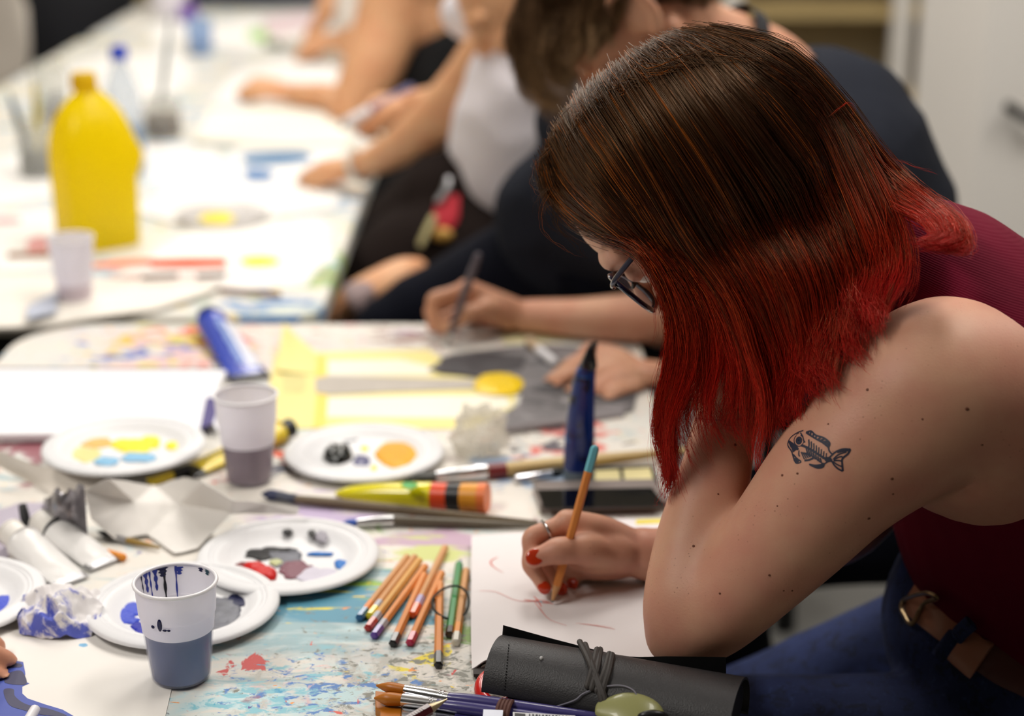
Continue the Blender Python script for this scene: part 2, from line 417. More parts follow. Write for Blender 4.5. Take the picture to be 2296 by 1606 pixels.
# ================================================================ tables
ID = (1, 1, 0)
LAY1 = [((188, 214, 218), 8, .47, .14, 60, (1, 2, .2), (-.16, 1.25), .22), ((206, 204, 200), 14, .5, .1, 61, (1, 1.4, .2), (-.06, 1.25), .2),
 ((214, 216, 212), 7, .53, .12, 1, (1, 1.6, .3), None, 0),
 ((190, 204, 208), 11, .60, .08, 2, (1, 2, .4), None, 0),
 ((232, 220, 172), 13, .63, .08, 3, (1, 1.5, -.4), None, 0),
 ((210, 182, 186), 15, .64, .07, 5, (1.5, 1, .2), None, 0),
 ((150, 178, 184), 8, .50, .10, 6, (.6, 2.2, .1), (-.19, 1.42), .24),
 ((84, 146, 170), 9, .56, .06, 7, (.4, 2.6, .06), (-.150, 1.455), .15),
 ((74, 92, 92), 10, .57, .08, 26, (.5, 2.6, .1), (-.22, 1.47), .13),
 ((150, 186, 70), 12, .61, .04, 8, (.4, 3, .05), (-.13, 1.47), .12),
 ((232, 214, 60), 12, .62, .03, 27, (.5, 3, .05), (-.17, 1.445), .10),
 ((235, 215, 30), 18, .575, .03, 9, (1.2, 1, .6), (-.035, 1.315), .09),
 ((120, 152, 70), 14, .56, .05, 10, (1, 1.6, .3), (-.038, 1.365), .09),
 ((186, 184, 176), 24, .56, .08, 4, (1, 1, 0), (-.03, 1.25), .3),
 ((124, 124, 114), 80, .63, .06, 11, (1, 1.3, .3), (-.06, 1.28), .35),
 ((70, 122, 190), 60, .62, .06, 12, (1, 1.6, .5), (-.16, 1.265), .16),
 ((128, 190, 204), 40, .60, .08, 13, (1, 1.8, .1), (-.20, 1.25), .22),
 ((215, 80, 60), 44, .68, .02, 14, (1, 1.4, .2), None, 0),
 ((206, 56, 52), 26, .555, .02, 15, (1.6, 1, .3), (-.222, 1.315), .04),
 ((240, 150, 60), 46, .665, .02, 16, (1, 2, .2), None, 0),
 ((235, 205, 60), 50, .675, .02, 17, (1, 1.4, .4), None, 0),
 ((88, 80, 150), 52, .69, .02, 18, (1.4, 1, 0), None, 0),
 ((80, 172, 200), 56, .68, .02, 23, (1, 1.5, .8), None, 0),
 ((70, 110, 190), 34, .70, .02, 28, (1, 1.5, .8), None, 0),
 ((60, 60, 62), 56, .715, .02, 19, (1, 1, 0), None, 0),
 ((150, 90, 100), 16, .51, .06, 20, (1, 1, 0), (-.55, 1.80), .13),
 ((60, 150, 190), 14, .52, .05, 21, (1, 1, 0), (-.52, 1.60), .09),
 ((120, 160, 70), 14, .55, .05, 22, (1, 1, 0), (-.47, 1.57), .06),
 ((232, 196, 190), 12, .54, .06, 80, (1, 1.3, .4), (-.40, 2.18), .30), ((222, 96, 70), 20, .60, .03, 81, (1, 1.4, .5), (-.40, 2.20), .22), ((214, 200, 80), 20, .60, .03, 82, (1, 1.4, 1.1), (-.44, 2.18), .22),
 ((90, 110, 190), 24, .62, .03, 83, (1, 1.4, .2), (-.46, 2.14), .22), ((242, 180, 60), 22, .615, .03, 84, (1.2, 1, .2), (-.52, 2.20), .16), ((150, 110, 104), 30, .56, .05, 85, (1, 1.4, .2), (-.13, 2.24), .12),
 ((216, 120, 110), 22, .575, .04, 86, (1, 1.3, .2), (.04, 1.86), .16), ((90, 84, 92), 26, .60, .04, 87, (1, 1.3, .2), (.04, 1.84), .16), ((150, 170, 196), 20, .57, .05, 88, (1, 1.3, .2), (.00, 1.74), .14),
 ((222, 100, 80), 24, .575, .03, 89, (1, 1.3, .2), (-.22, 1.80), .10), ((60, 66, 90), 30, .585, .03, 90, (1, 1.3, .2), (-.25, 1.78), .10), ((186, 168, 200), 12, .53, .06, 91, (.5, 1.6, .1), (-.20, 1.66), .12), ((190, 160, 180), 14, .54, .06, 92, (.5, 1.6, .1), (-.06, 1.58), .12), ((200, 206, 130), 14, .56, .06, 93, (.5, 1.6, .1), (-.08, 1.55), .12)]
M_t1 = splatter('painted tabletop', (223, 217, 208), LAY1, .5)
LAY2 = [((215, 220, 205), 8, .55, .05, 31, ID, None, 0), ((150, 185, 215), 10, .56, .05, 32, (.7, 2, 0), None, 0), ((70, 130, 190), 12, .56, .04, 33, (.6, 2, .2), (-.34, 2.40), .2),
 ((150, 180, 120), 12, .58, .04, 34, (1, 1.5, 0), (-.30, 2.6), .3), ((235, 215, 160), 14, .60, .04, 35, ID, None, 0), ((200, 120, 130), 20, .64, .03, 36, ID, None, 0), ((110, 110, 150), 20, .65, .03, 37, ID, None, 0)]
M_t2 = splatter('painted far tabletop', (226, 222, 212), LAY2, .5)
M_leg = mat('black table leg', (18, 18, 18), .5, metal=.3)
def table(x0, y0, x1, y1, rad, m, label):
    t = thing('table', ((x0 + x1) / 2, (y0 + y1) / 2, 0), label, 'table', 'painted work tables')
    b = MB(); b.slab(rounded(x0, y0, x1, y1, rad), TZ - .028, TZ, .004); b.build('tabletop', m, t, False)
    i = .07
    for q0, q1 in ((y0 + i, y0 + i + .03), (y1 - i - .03, y1 - i)):
        b = MB(); b.box((x0 + i, q0, TZ - .085), (x1 - i, q1, TZ - .028)); b.build('apron', M_leg, t, False)
    for x in (x0 + .09, x1 - .09):
        for y in (y0 + .09, y1 - .09):
            b = MB(); b.tube([V3((x, y, 0)), V3((x, y, TZ - .028))], .022, 12, rnd=False); b.build('leg', M_leg, t)
    return t
table(-.665, .72, .172, 2.296, .11, M_t1, 'nearest table, its top spattered with dried paint of many colours')
table(-1.25, 2.33, -.268, 3.74, .06, M_t2, 'second table behind the nearest one, carrying the yellow bottle')
table(-1.27, 3.76, -.33, 5.2, .06, M_t2, 'third table, where people lean their elbows behind the clear bottle')
table(-1.27, 5.22, -.36, 5.97, .06, M_t2, 'farthest table, at the black easel')

# ================================================================ near table
Z1 = TZ
M_paper = mat('cream paper', (236, 232, 226), .8); M_page = mat('white page', (232, 226, 226), .8, vary=.012, vscale=6)
M_foam = mat('white plate', (230, 230, 232), .45, bump=.12, bscale=350)
M_foam2 = mat('cream page edge', (200, 190, 178), .8)
def paint(name, rgb, rough=.25): return mat(name, rgb, max(rough, .38), spec=.35, vary=.12, vscale=60, bump=.6, bscale=220)
P_blue = paint('ultramarine', (52, 74, 196)); P_deep = paint('deep blue', (18, 30, 160)); P_navy = paint('navy paint', (30, 34, 70)); P_black = paint('black paint', (18, 18, 20), .2)
P_grey = mat('grey paint', (100, 102, 112), .4, vary=.55, vscale=140); P_red = paint('red paint', (200, 26, 24), .15); P_mauve = paint('mauve paint', (128, 84, 96), .4)
P_lime = paint('pale green paint', (196, 200, 150)); P_sky = paint('sky blue paint', (130, 186, 222), .35); P_sky2 = paint('cyan blue paint', (30, 110, 190)); P_yel = paint('yellow paint', (250, 222, 20), .3)
P_ora = paint('orange paint', (246, 178, 90), .35); P_och = paint('ochre paint', (222, 160, 10), .12); P_olive = paint('olive paint', (84, 84, 36)); P_lilac = paint('lilac wash', (205, 200, 214), .5)
M_stain = mat('stained white', (206, 204, 212), .5)

def plate(px, py, label, dia=.172, lift=0):
    c = T(px, py, TZ + .006 + lift); c = V3((c.x, c.y, TZ + lift)); R = dia / 2
    t = thing('paper_plate', c, label, 'plate', 'white plates used as palettes')
    k = R / .086
    pr = [(0, .0025), (.050, .0025), (.054, .0035), (.060, .0075), (.066, .0115), (.068, .0122), (.0700, .0118), (.0715, .0132), (.0735, .0124), (.075, .0138), (.078, .0128), (.0835, .0122), (.0855, .0105), (.086, .0085), (.0845, .0080), (.078, .0100), (.067, .0085), (.060, .0045), (.054, .0010), (.050, 0), (0, 0)]
    b = MB(); b.lathe([(max(r, 1e-5) * k, h) for r, h in pr], c, 72); o = b.build('dish', M_foam, t, True, 60)
    return t, c.z + .0026
p1, zp = plate(410, 1362, 'white plate with blue and grey paint right behind the cup of blue-grey water')
for i, (x, y, w, h, m, s) in enumerate([(268, 1380, 70, 24, P_blue, 3), (300, 1368, 72, 30, P_blue, 12), (284, 1392, 50, 18, P_blue, 17), (305, 1320, 40, 22, P_navy, 2), (322, 1412, 52, 40, P_deep, 5), (508, 1376, 76, 70, P_grey, 4), (500, 1408, 60, 36, P_grey, 7), (535, 1348, 60, 30, P_navy, 6), (562, 1352, 20, 46, P_navy, 9)]):
    dab('paint_dab', x, y, w, h, zp, m, p1, .0016, .35, s)
p2, zp = plate(647, 1252, 'white plate with black, red and mauve paint right of the crumpled paper')
for i, (x, y, w, h, m, s) in enumerate([(640, 1250, 80, 48, P_grey, 5), (585, 1243, 62, 26, P_black, 3), (622, 1236, 90, 16, P_black, 8), (555, 1271, 60, 18, paint('dark red', (120, 20, 24)), 1), (594, 1289, 60, 30, P_red, 4), (570, 1276, 56, 18, P_red, 2), (664, 1279, 86, 38, P_mauve, 6), (712, 1290, 90, 34, P_lilac, 7), (620, 1262, 30, 14, P_lime, 9), (720, 1243, 62, 8, P_sky2, 10), (764, 1266, 26, 20, P_sky2, 11), (512, 1237, 12, 34, P_olive, 12), (645, 1193, 22, 14, P_black, 13), (699, 1197, 18, 18, P_black, 14), (722, 1204, 28, 26, mat('grey wash', (150, 146, 156)), 15)]):
    dab('paint_dab', x, y, w, h, zp + (.004 if y < 1215 else 0) + i * .0001, m, p2, .0016 if m is not P_red else .005, .35, s)
p3, zp = plate(816, 1019, 'white plate with a black blob and an ochre puddle', .176)
for i, (x, y, w, h, m, s) in enumerate([(775, 978, 84, 24, P_grey, 3), (894, 1019, 112, 56, P_och, 2), (812, 1034, 40, 26, mat('dark violet paint', (62, 62, 110), .3), 4), (818, 1006, 18, 12, P_yel, 5), (838, 1050, 14, 10, P_yel, 6)]):
    dab('paint_dab', x, y, w, h, zp, m, p3, .003 if m is P_och else .0012, .16 if m is P_och else .3, s)
dab('paint_dab', 757, 1024, 66, 34, zp, mat('black glossy paint', (8, 16, 14), .06, coat=.6), p3, .011, .1, 1)
p4, zp = plate(279, 1005, 'white plate with yellow, orange and sky blue paint beside the white drawing pad', .176, .0128)
for i, (x, y, w, h, m, s) in enumerate([(215, 993, 86, 22, P_ora, 3), (192, 1020, 70, 34, mat('pale olive wash', (222, 214, 140), .4), 8), (300, 998, 116, 30, P_yel, 2), (340, 988, 40, 24, P_yel, 5), (388, 1000, 40, 18, P_yel, 6), (314, 1026, 82, 22, P_sky, 4), (240, 1034, 54, 20, P_sky, 7)]):
    dab('paint_dab', x, y, w, h, zp + i * .0002, m, p4, .0012, .3, s)
p5, zp = plate(-116, 1346, 'white plate with blue paint cut off at the left edge')
dab('paint_dab', -10, 1362, 90, 50, zp, P_blue, p5, .0016, .35, 3)

# ---- cups of water
M_wet = plastic_thin('wet cup plastic', (226, 226, 238), .84)
M_cup = plastic_thin('cup plastic', (246, 244, 250), .26); M_rim = mat('cup rim plastic', (240, 238, 242), .25)
def cup(base, rb, rt, hgt, level, water, label, drips=False):
    t = thing('plastic_cup', base, label, 'cup', 'plastic cups')
    th = .0007; R = lambda z: rb + (rt - rb) * (z / hgt)
    zl = hgt * level
    pr = [(1e-5, .001), (rb - .002, .001), (rb, .003), (R(zl * .5), zl * .5), (R(zl), zl)]
    b = MB(); b.lathe(pr + [(r - th, h) for r, h in reversed(pr[1:])] + [(1e-5, .0018)], base, 56); b.build('cup_base', M_wet, t, True, 50)
    pr = [(R(zl), zl), (R(hgt * .70), hgt * .70), (R(hgt * .70) + .0009, hgt * .705), (R(hgt * .95), hgt * .95), (R(hgt), hgt)]
    b = MB(); b.lathe(pr + [(r - th, h) for r, h in reversed(pr)] + [pr[0]], base, 56); b.build('cup_wall', M_cup, t, True, 50)
    b = MB(); n = 56; b.lathe([(R(hgt) + .0016 * math.cos(a), hgt + .0016 * math.sin(a)) for a in np.linspace(0, 2 * PI, 11)], base, n); b.build('rim', M_rim, t)
    b = MB(); b.lathe([(1e-5, .002), (rb - .003, .002), (R(.004) - .0014, .004), (R(zl) - .0014, zl), (1e-5, zl)], base, 48); b.build('water', water, t, True, 50)
    if drips:
        md = mat('dark blue drip', (20, 24, 70), .2); md2 = mat('blue drip', (40, 60, 160), .2)
        for (a, z0, ln, w, m) in [(118, 1, .45, .003, mat('black drip', (14, 12, 20), .2)), (100, 1, .5, .0018, md2), (132, 1, .22, .004, md2), (142, 1, .30, .002, md2), (150, 1, .2, .0045, md2), (160, 1, .26, .002, md), (60, 1, .05, .006, md), (46, 1, .06, .007, mat('teal drip', (20, 70, 80), .3)), (95, .98, .08, .006, md2), (120, .99, .09, .008, md)]:
            a = math.radians(a); b = MB(); vs = []; fs = []; k = 10
            for i in range(k + 1):
                z = hgt * z0 - ln * hgt * i / k; r = R(z) - th - .0005; ww = w * (1 - .55 * i / k) * (1 + .4 * math.sin(i * 1.7))
                for sgn in (-1, 1):
                    q = a + sgn * ww / r / 2; vs.append(V3(base) + V3((r * math.cos(q), r * math.sin(q), z)))
            for i in range(k): fs.append((2 * i, 2 * i + 1, 2 * i + 3, 2 * i + 2))
            b.add(vs, fs); b.build('paint_drip', m, t)
        for (a, z, w, h, m) in [(255, .72, .0022, .011, md), (268, .67, .0015, .002, md), (262, .67, .002, .002, md), (243, .69, .0018, .003, md)]:
            a = math.radians(a); b = MB(); r = R(hgt * z) + .0012
            c = V3(base) + V3((r * math.cos(a), r * math.sin(a), hgt * z)); b.ell(c, (w, .0006, h / 2), (V3((-math.sin(a), math.cos(a), 0)), V3((math.cos(a), math.sin(a), 0)), V3((0, 0, 1))), 10, 6); b.build('paint_drip', m, t)
    return t
M_w1 = mat('blue-grey water', (74, 94, 146), .2, vary=.05, vscale=30); M_w2 = mat('mauve water', (122, 100, 114), .2)
cup(T(407, 1518, TZ + .001), .0245, .0332, .087, .53, M_w1, 'plastic cup of blue-grey paint water standing on the edge of the cream paper', True)
cup(T(560, 1078), .0242, .033, .097, .46, M_w2, 'plastic cup half full of mauve water beside the yellow tube')

# ---- cream paper with the blue painting, bottom left
t = thing('drawing_paper', T(150, 1540), 'cream sheet with a blue painting under the nearest cup', 'paper')
flat('sheet', [(-420, 1396), (412, 1428), (362, 1645), (-560, 1645)], TZ + .0002, M_paper, t, .0006)
flat('painted_area', [(-120, 1470), (20, 1481), (52, 1485), (57, 1512), (53, 1528), (66, 1533), (50, 1540), (50, 1556), (62, 1567), (100, 1580), (140, 1592), (175, 1612), (160, 1640), (-200, 1640)], TZ + .0009, mat('blue gouache', (72, 88, 170), .5, vary=.25, vscale=25), t, .0002)
M_dk = mat('slate gouache', (62, 62, 92), .5)
for pts in ([(20, 1510), (48, 1505), (60, 1532), (40, 1536), (10, 1530)], [(8, 1548), (30, 1546), (34, 1562), (60, 1580), (110, 1590), (150, 1606), (100, 1604), (50, 1592), (20, 1580)], [(0, 1484), (46, 1489), (44, 1497), (0, 1494)]):
    flat('painted_area', pts, TZ + .0012, M_dk, t, .0001, True)
dab('painted_area', 187, 1447, 20, 8, TZ + .0008, P_sky, t, .0002, .2, 3)
b = MB(); b.tube([T(58, 1625, TZ + .007), T(79, 1591, TZ + .007)], .0042, 12, rnd=False); q = thing('paintbrush', T(66, 1610), 'white plastic brush handle end lying on the blue painting', 'brush'); b.build('handle', mat('white plastic', (232, 230, 234), .3), q)

# ---- white drawing pad, left
t = thing('drawing_pad', T(200, 900), 'white drawing pad with a navy bound edge left of the yellow artwork', 'drawing pad')
poly = ccw([(p.x, p.y) for p in pxpoly([(-330, 828), (508, 830), (470, 905), (447, 962), (440, 972), (-330, 974)], TZ + .012)])
b = MB(); b.slab(poly, TZ + .0035, TZ + .012, .0008); b.build('page_block', mat('bright white pages', (246, 246, 250), .8), t, False)
poly = ccw([(p.x, p.y) for p in pxpoly([(-330, 826), (500, 829), (462, 972), (455, 981), (-330, 981)], TZ + .002)])
b = MB(); b.slab(poly, TZ, TZ + .0035, .0006); b.build('cover', mat('navy card', (40, 42, 84), .6), t, False)
flat('cover_strip', [(462, 893), (500, 886), (478, 950), (448, 962)], TZ + .0122, mat('violet card', (86, 78, 132), .7), t, .0004)
flat('cover_strip', [(478, 950), (500, 888), (512, 900), (488, 968)], TZ + .0124, mat('white card', (236, 236, 244), .7), t, .0004)

# ---- crumpled white paper
def crumple(name, rows, m, label, cat, bump=.004, seed=0, nu=40, nv=40, bsc=28):
    g = [[T(x, y, TZ + h) for x, y, h in r] for r in rows]
    b = MB(); b.sheet(g, .0006, nu, nv, bump, bsc, seed)
    nn_ = len(b.v) // 2
    for i, v in enumerate(b.v): v.z = max(v.z, TZ + (.0014 if i < nn_ else .0006))
    o = b.build(name, m, None, True, 28); return tag(o, label, cat)
M_tissue = mat('crumpled paper', (226, 222, 217), .85, vary=.02, vscale=10)
FV = [(187, 1100, .045), (242, 1072, .062), (203, 1165, .020), (258, 1214, .003), (330, 1200, .004), (300, 1126, .026), (345, 1090, .014), (410, 1070, .034), (402, 1130, .010), (456, 1078, .060), (352, 1216, .002), (392, 1246, .002), (445, 1232, .003), (525, 1122, .046), (520, 1150, .026), (673, 1136, .030), (668, 1153, .024), (600, 1128, .036)]
FT = [(0, 2, 5), (2, 3, 5), (0, 5, 1), (3, 4, 5), (5, 4, 8), (1, 5, 6), (5, 8, 6), (6, 8, 7), (7, 8, 9), (8, 4, 10), (8, 10, 11), (8, 11, 12), (9, 8, 13), (8, 12, 14), (8, 14, 13), (13, 14, 17), (14, 16, 17), (17, 16, 15)]
def folded(name, verts, tris, m, label, cat, it=4):
    me = bpy.data.meshes.new('tmp'); me.from_pydata([T(x, y, TZ + h) for x, y, h in verts], [], tris)
    o = bpy.data.objects.new('tmp', me); C.objects.link(o)
    q = o.modifiers.new('a', 'SUBSURF'); q.subdivision_type = 'SIMPLE'; q.levels = 4
    q = o.modifiers.new('b', 'SMOOTH'); q.factor = .5; q.iterations = it
    q = o.modifiers.new('c', 'SOLIDIFY'); q.thickness = .0007; q.offset = 1
    out = bpy.data.meshes.new_from_object(o.evaluated_get(bpy.context.evaluated_depsgraph_get())); bpy.data.objects.remove(o); bpy.data.meshes.remove(me)
    for v in out.vertices:
        v.co.z += .0014 * noise.noise(v.co * 60) ; v.co.z = max(v.co.z, TZ + .0008)
    r = finish(name, out, m, None, True, 60); return tag(r, label, cat)
folded('crumpled_paper', FV, FT, M_tissue, 'crumpled sheet of white paper between the two cups', 'paper')
crumple('paper_sheet', [[(-20, 1004, .040), (40, 1028, .032), (100, 1048, .022), (200, 1062, .012), (250, 1080, .004)], [(-20, 1018, .034), (40, 1052, .022), (100, 1078, .010), (170, 1100, .003), (235, 1115, .001)], [(-20, 1034, .026), (40, 1070, .012), (90, 1096, .003), (140, 1118, .001), (210, 1128, .001)]], mat('grey beige paper', (214, 206, 196), .85), 'curled beige paper in front of the yellow and orange plate', 'paper', .002, 4, 24, 30)
crumple('grey_card', [[(-40, 1150, .012), (10, 1138, .012), (50, 1128, .01), (100, 1130, .004)], [(-40, 1190, .006), (10, 1180, .006), (50, 1175, .004), (100, 1170, .002)], [(-40, 1262, .001), (10, 1252, .001), (60, 1240, .001), (110, 1230, .001)]], mat('grey lilac paper', (184, 176, 190), .8), 'grey lilac paper under the white paint tubes', 'paper', .002, 5, 20, 20)
M_blot = splatter('blue stained tissue', (228, 224, 224), [((90, 100, 190), 16, .46, .05, 41, ID, (-.50, 1.335), .2), ((40, 50, 120), 26, .53, .04, 42, ID, (-.50, 1.335), .12)], .9, 0)
crumple('stained_tissue', [[(60, 1330, .010), (120, 1312, .022), (180, 1320, .020), (225, 1335, .010)], [(48, 1360, .012), (110, 1350, .026), (170, 1345, .024), (232, 1370, .010)], [(40, 1395, .008), (100, 1390, .018), (160, 1385, .016), (225, 1395, .008)], [(44, 1425, .001), (100, 1434, .001), (150, 1436, .001), (205, 1428, .001)]], M_blot, 'crumpled white tissue soaked with blue paint between two plates', 'tissue', .010, 7, 44, 44, 55)
# ================================================================ paint tubes
M_silver = mat('crimped metal', (190, 190, 194), .28, metal=.9); M_blackp = mat('black plastic', (22, 22, 24), .35); M_text = mat('small print', (60, 62, 70), .6)
def tube_body(pts, w0, h0, w1, h1, n=16, seg=20):
    rad = [(w0 + (w1 - w0) * (i / (len(pts) - 1)), h0 + (h1 - h0) * (i / (len(pts) - 1)) ** 1.3) for i in range(len(pts))]
    b = MB(); b.tube(pts, rad, seg, n, up=(0, 0, 1), rnd=False); return b
def paint_tube(name, cap_end, crimp_end, r, mbody, mcap, label, crimp=None, cap_len=.2, wide=1.35, neck=True, bands=(), cat='paint tube', group='paint tubes'):
    A, B = V3(cap_end), V3(crimp_end); d = B - A; L = d.length; d.normalize()
    A = V3((A.x, A.y, TZ + r)); B = V3((B.x, B.y, TZ + .003)); d = (B - A).normalized()
    t = thing(name, V3((A.x, A.y, TZ)), label, cat, group)
    s0 = A + d * (L * cap_len)
    b = tube_body([s0 + d * 0, s0 + d * .004, s0.lerp(B, .35), s0.lerp(B, .7), B], r * .98, r * .98, r * wide, .0016); body = b.build('body', mbody, t)
    b = MB(); rc = r * (.72 if neck else 1.0)
    b.tube([A, A + d * (L * cap_len - (.004 if neck else 0))], rc, 22, rnd=False); b.tube([A + d * .001, A + d * .003], rc * 1.06, 22, rnd=False)
    b.build('cap', mcap, t, True, 40)
    if neck:
        b = MB(); b.tube([s0 - d * .006, s0 + d * .001], [r * .55, r * .97], 20, rnd=False); b.build('shoulder', mbody, t)
    if crimp:
        b = MB(); b.tube([B - d * (L * .09), B + d * .001], [(r * wide * 1.02, .0034), (r * wide * 1.03, .0018)], 16, up=(0, 0, 1), rnd=False); b.build('crimp', crimp, t)
    for (a0, a1, m) in bands:
        q0, q1 = s0.lerp(B, a0), s0.lerp(B, a1)
        def rr(a): return (r * (.98 + (wide - .98) * a) * 1.02, r * .98 + (.0016 - r * .98) * a ** 1.3 + .0006)
        b = MB(); b.tube([q0, s0.lerp(B, (a0 + a1) / 2), q1], [rr(a0), rr((a0 + a1) / 2), rr(a1)], 20, up=(0, 0, 1), rnd=False); b.build('label_band', m, t)
    return t, A, B, d
# blue tube with white label
M_btube = mat('blue tube skin', (28, 62, 178), .25, coat=.3); M_wlab = mat('white label', (226, 230, 244), .4)
t, A, B, d = paint_tube('paint_tube', T(468, 742), T(562, 856), .0205, M_btube, M_blackp, 'blue paint tube with a white label lying behind the white drawing pad', M_blackp, .10, 1.25)
sd = d.cross(V3((0, 0, 1))).normalized()
if sd.x < 0: sd = -sd
for k, (u0, u1, v0, v1, m) in enumerate([(.22, .86, .22, .9, M_wlab), (.18, .8, -.2, .12, mat('light blue print', (120, 150, 215), .4))]):
    b = MB(); vs = []; fs = []; nn = 10
    S0 = A + d * .02
    for i in range(nn + 1):
        u = u0 + (u1 - u0) * i / nn; c = S0.lerp(B, u); w = .0205 * (.98 + .27 * u); h = .0205 * .98 + (.0016 - .0205 * .98) * u ** 1.3
        for v in np.linspace(v0, v1, 7):
            vv = v + (.05 * math.sin(i * 2.3) if k else 0); vs.append(c + sd * (w * vv * 1.0) + V3((0, 0, h * math.sqrt(max(0, 1 - vv * vv)) + .0006)))
    for i in range(nn):
        for j in range(6): a = i * 7 + j; fs.append((a, a + 1, a + 8, a + 7))
    b.add(vs, fs); b.build('label', m, t)
b = MB()
for i, (x0, x1, y0) in enumerate([(532, 541, 842), (545, 552, 840), (556, 562, 838), (566, 575, 836), (538, 548, 848), (552, 560, 846), (564, 574, 844)]):
    p0, p1 = T(x0, y0, TZ + .0062), T(x1, y0 - 2, TZ + .0062); b.tube([p0, p1], .0006, 6)
b.build('printed_marks', mat('pale print', (200, 205, 215), .5), t)
# long yellow tube behind the mauve cup
M_ytube = mat('yellow tube skin', (228, 200, 48), .3, coat=.2)
t, A, B, d = paint_tube('paint_tube', T(655, 985), T(418, 1066), .0145, M_ytube, M_blackp, 'yellow paint tube with black ends passing behind the cup of mauve water', M_blackp, .12, 1.2)
b = MB()
for i in range(7):
    p = A.lerp(B, .60 + i * .04); b.tube([p + V3((0, -.006, .009)), p + V3((.004, .004, .009))], .0007, 6)
b.build('printed_marks', M_text, t)
t = thing('marker', T(380, 1066), 'yellow and black marker end poking out under the yellow plate', 'marker')
b = MB(); b.tube([T(335, 1082, TZ + .005), T(385, 1066, TZ + .005)], .0055, 12, rnd=False); b.build('barrel', M_ytube, t)
b = MB(); b.tube([T(385, 1066, TZ + .005), T(420, 1054, TZ + .005)], .006, 12, rnd=False); b.build('cap', M_blackp, t)
# bright yellow tube with red and black bands
M_lem = mat('lemon tube skin', (226, 214, 20), .22, coat=.4)
A = T(1092, 1116, TZ + .0145); B = T(757, 1106, TZ + .004); d = (B - A).normalized(); t = thing('paint_tube', V3((A.x, A.y, TZ)), 'lemon yellow paint tube with orange-red and black bands in front of the plate with ochre', 'paint tube', 'paint tubes')
def seg_(name, u0, u1, r0, r1, m):
    b = MB(); b.tube([A.lerp(B, u0), A.lerp(B, u1)], [r0, r1], 24, rnd=False); return b.build(name, m, t)
seg_('cap', 0, .165, .0148, .0146, mat('ochre cap', (222, 150, 40), .35)); seg_('cap_band', -.004, .05, .0152, .0152, mat('orange cap band', (230, 120, 60), .4))
seg_('label_band', .165, .255, .0140, .0140, M_blackp); seg_('label_band', .255, .36, .0142, .0142, mat('orange red band', (222, 72, 30), .3))
b = MB(); b.tube([A.lerp(B, .36), A.lerp(B, .55), A.lerp(B, .75), A.lerp(B, .92), B], [(.0142, .0142), (.0140, .0134), (.0125, .011), (.0095, .007), (.0045, .0022)], 20, 20, up=(0, 0, 1), rnd=True); b.build('body', M_lem, t)
dab('paint_smear', 918, 1088, 40, 14, TZ + .0285, mat('green smear', (60, 160, 70), .4), t, .0006, .3, 2)
# white tubes and crushed metal tube, left
M_wt = mat('white tube skin', (232, 230, 228), .28, coat=.2, vary=.06, bump=1.0, bscale=55)
paint_tube('paint_tube', T(26, 1232), T(158, 1312), .0185, M_wt, mat('white cap', (236, 232, 226), .3), 'white paint tube with its cap to the left, lower one of the two white tubes', M_silver, .24, 1.02)
t, A, B, d = paint_tube('paint_tube', T(92, 1206), T(236, 1272), .0175, M_wt, mat('white cap', (236, 232, 226), .3), 'white paint tube lying behind the other white tube', M_silver, .26, 1.02, bands=((.02, .05, M_blackp),))
for v in t.children: v.location.z += .0
b = MB(); q = [[(92, 1122, .034), (135, 1112, .048), (172, 1102, .058), (190, 1098, .062)], [(93, 1150, .020), (130, 1142, .040), (168, 1140, .038), (193, 1140, .046)], [(96, 1172, .012), (130, 1176, .020), (170, 1180, .020), (196, 1186, .022)], [(100, 1196, .002), (130, 1205, .004), (165, 1212, .004), (197, 1212, .003)]]
b.sheet([[T(x, y, TZ + h) for x, y, h in r] for r in q], .0012, 30, 30, .012, 70, 3)
for v in b.v: v.z = max(v.z, TZ + .0005)
tag(b.build('crushed_tube', mat('crushed foil', (150, 146, 150), .3, metal=.75), None, True, 25), 'crushed empty silver metal tube in front of the beige paper', 'paint tube', 'paint tubes')
b = MB(); b.tube([T(50, 1132, TZ + .030), T(56, 1160, TZ + .02), T(60, 1182, TZ + .012)], [(.004, .0012), (.0048, .0012), (.003, .0012)], 10, 8, up=(0, -.5, 1)); tag(b.build('black_clip', M_blackp), 'short black strip on the grey lilac paper left of the crushed metal tube', 'clip')
# standing blue tube
base = T(1298, 1086); t = thing('paint_tube', base, 'dark blue paint tube standing upright on its cap before the flat hand', 'paint tube', 'paint tubes')
b = MB(); b.lathe([(1e-5, 0), (.0155, 0), (.0168, .002), (.0172, .016), (.0160, .020), (1e-5, .020)], base, 32); b.build('cap', plastic_thin('blue grey clear cap', (120, 140, 156), .15), t, True, 40)
M_dkb = splatter('dark blue tube skin', (14, 42, 112), [((8, 14, 40), 40, .54, .08, 51, (1, 1, 0), None, 0), ((30, 110, 190), 60, .62, .04, 52, (1, 1, 0), None, 0)], .18, .1)
b = MB(); lx = V3((.9, -.42, 0)).normalized()
b.tube([base + V3((0, 0, .019)), base + V3((0, 0, .04)), base + V3((.001, 0, .08)), base + V3((.004, .002, .115)), base + V3((.0075, .002, .132))], [(.0165, .0165), (.0165, .0160), (.0145, .0165), (.0115, .0172), (.0085, .0175)], 24, 18, up=V3((.35, .93, 0)), rnd=False); b.build('body', M_dkb, t)
b = MB(); p = base + V3((.0078, .002, .130)); b.tube([p, p + V3((.001, 0, .010)), p + V3((.0045, 0, .024))], [(.0088, .0172), (.006, .0175), (.0026, .0172)], 18, 10, up=V3((.35, .93, 0)), rnd=False); b.build('crimp', mat('black crimp', (10, 12, 20), .25, coat=.3), t)

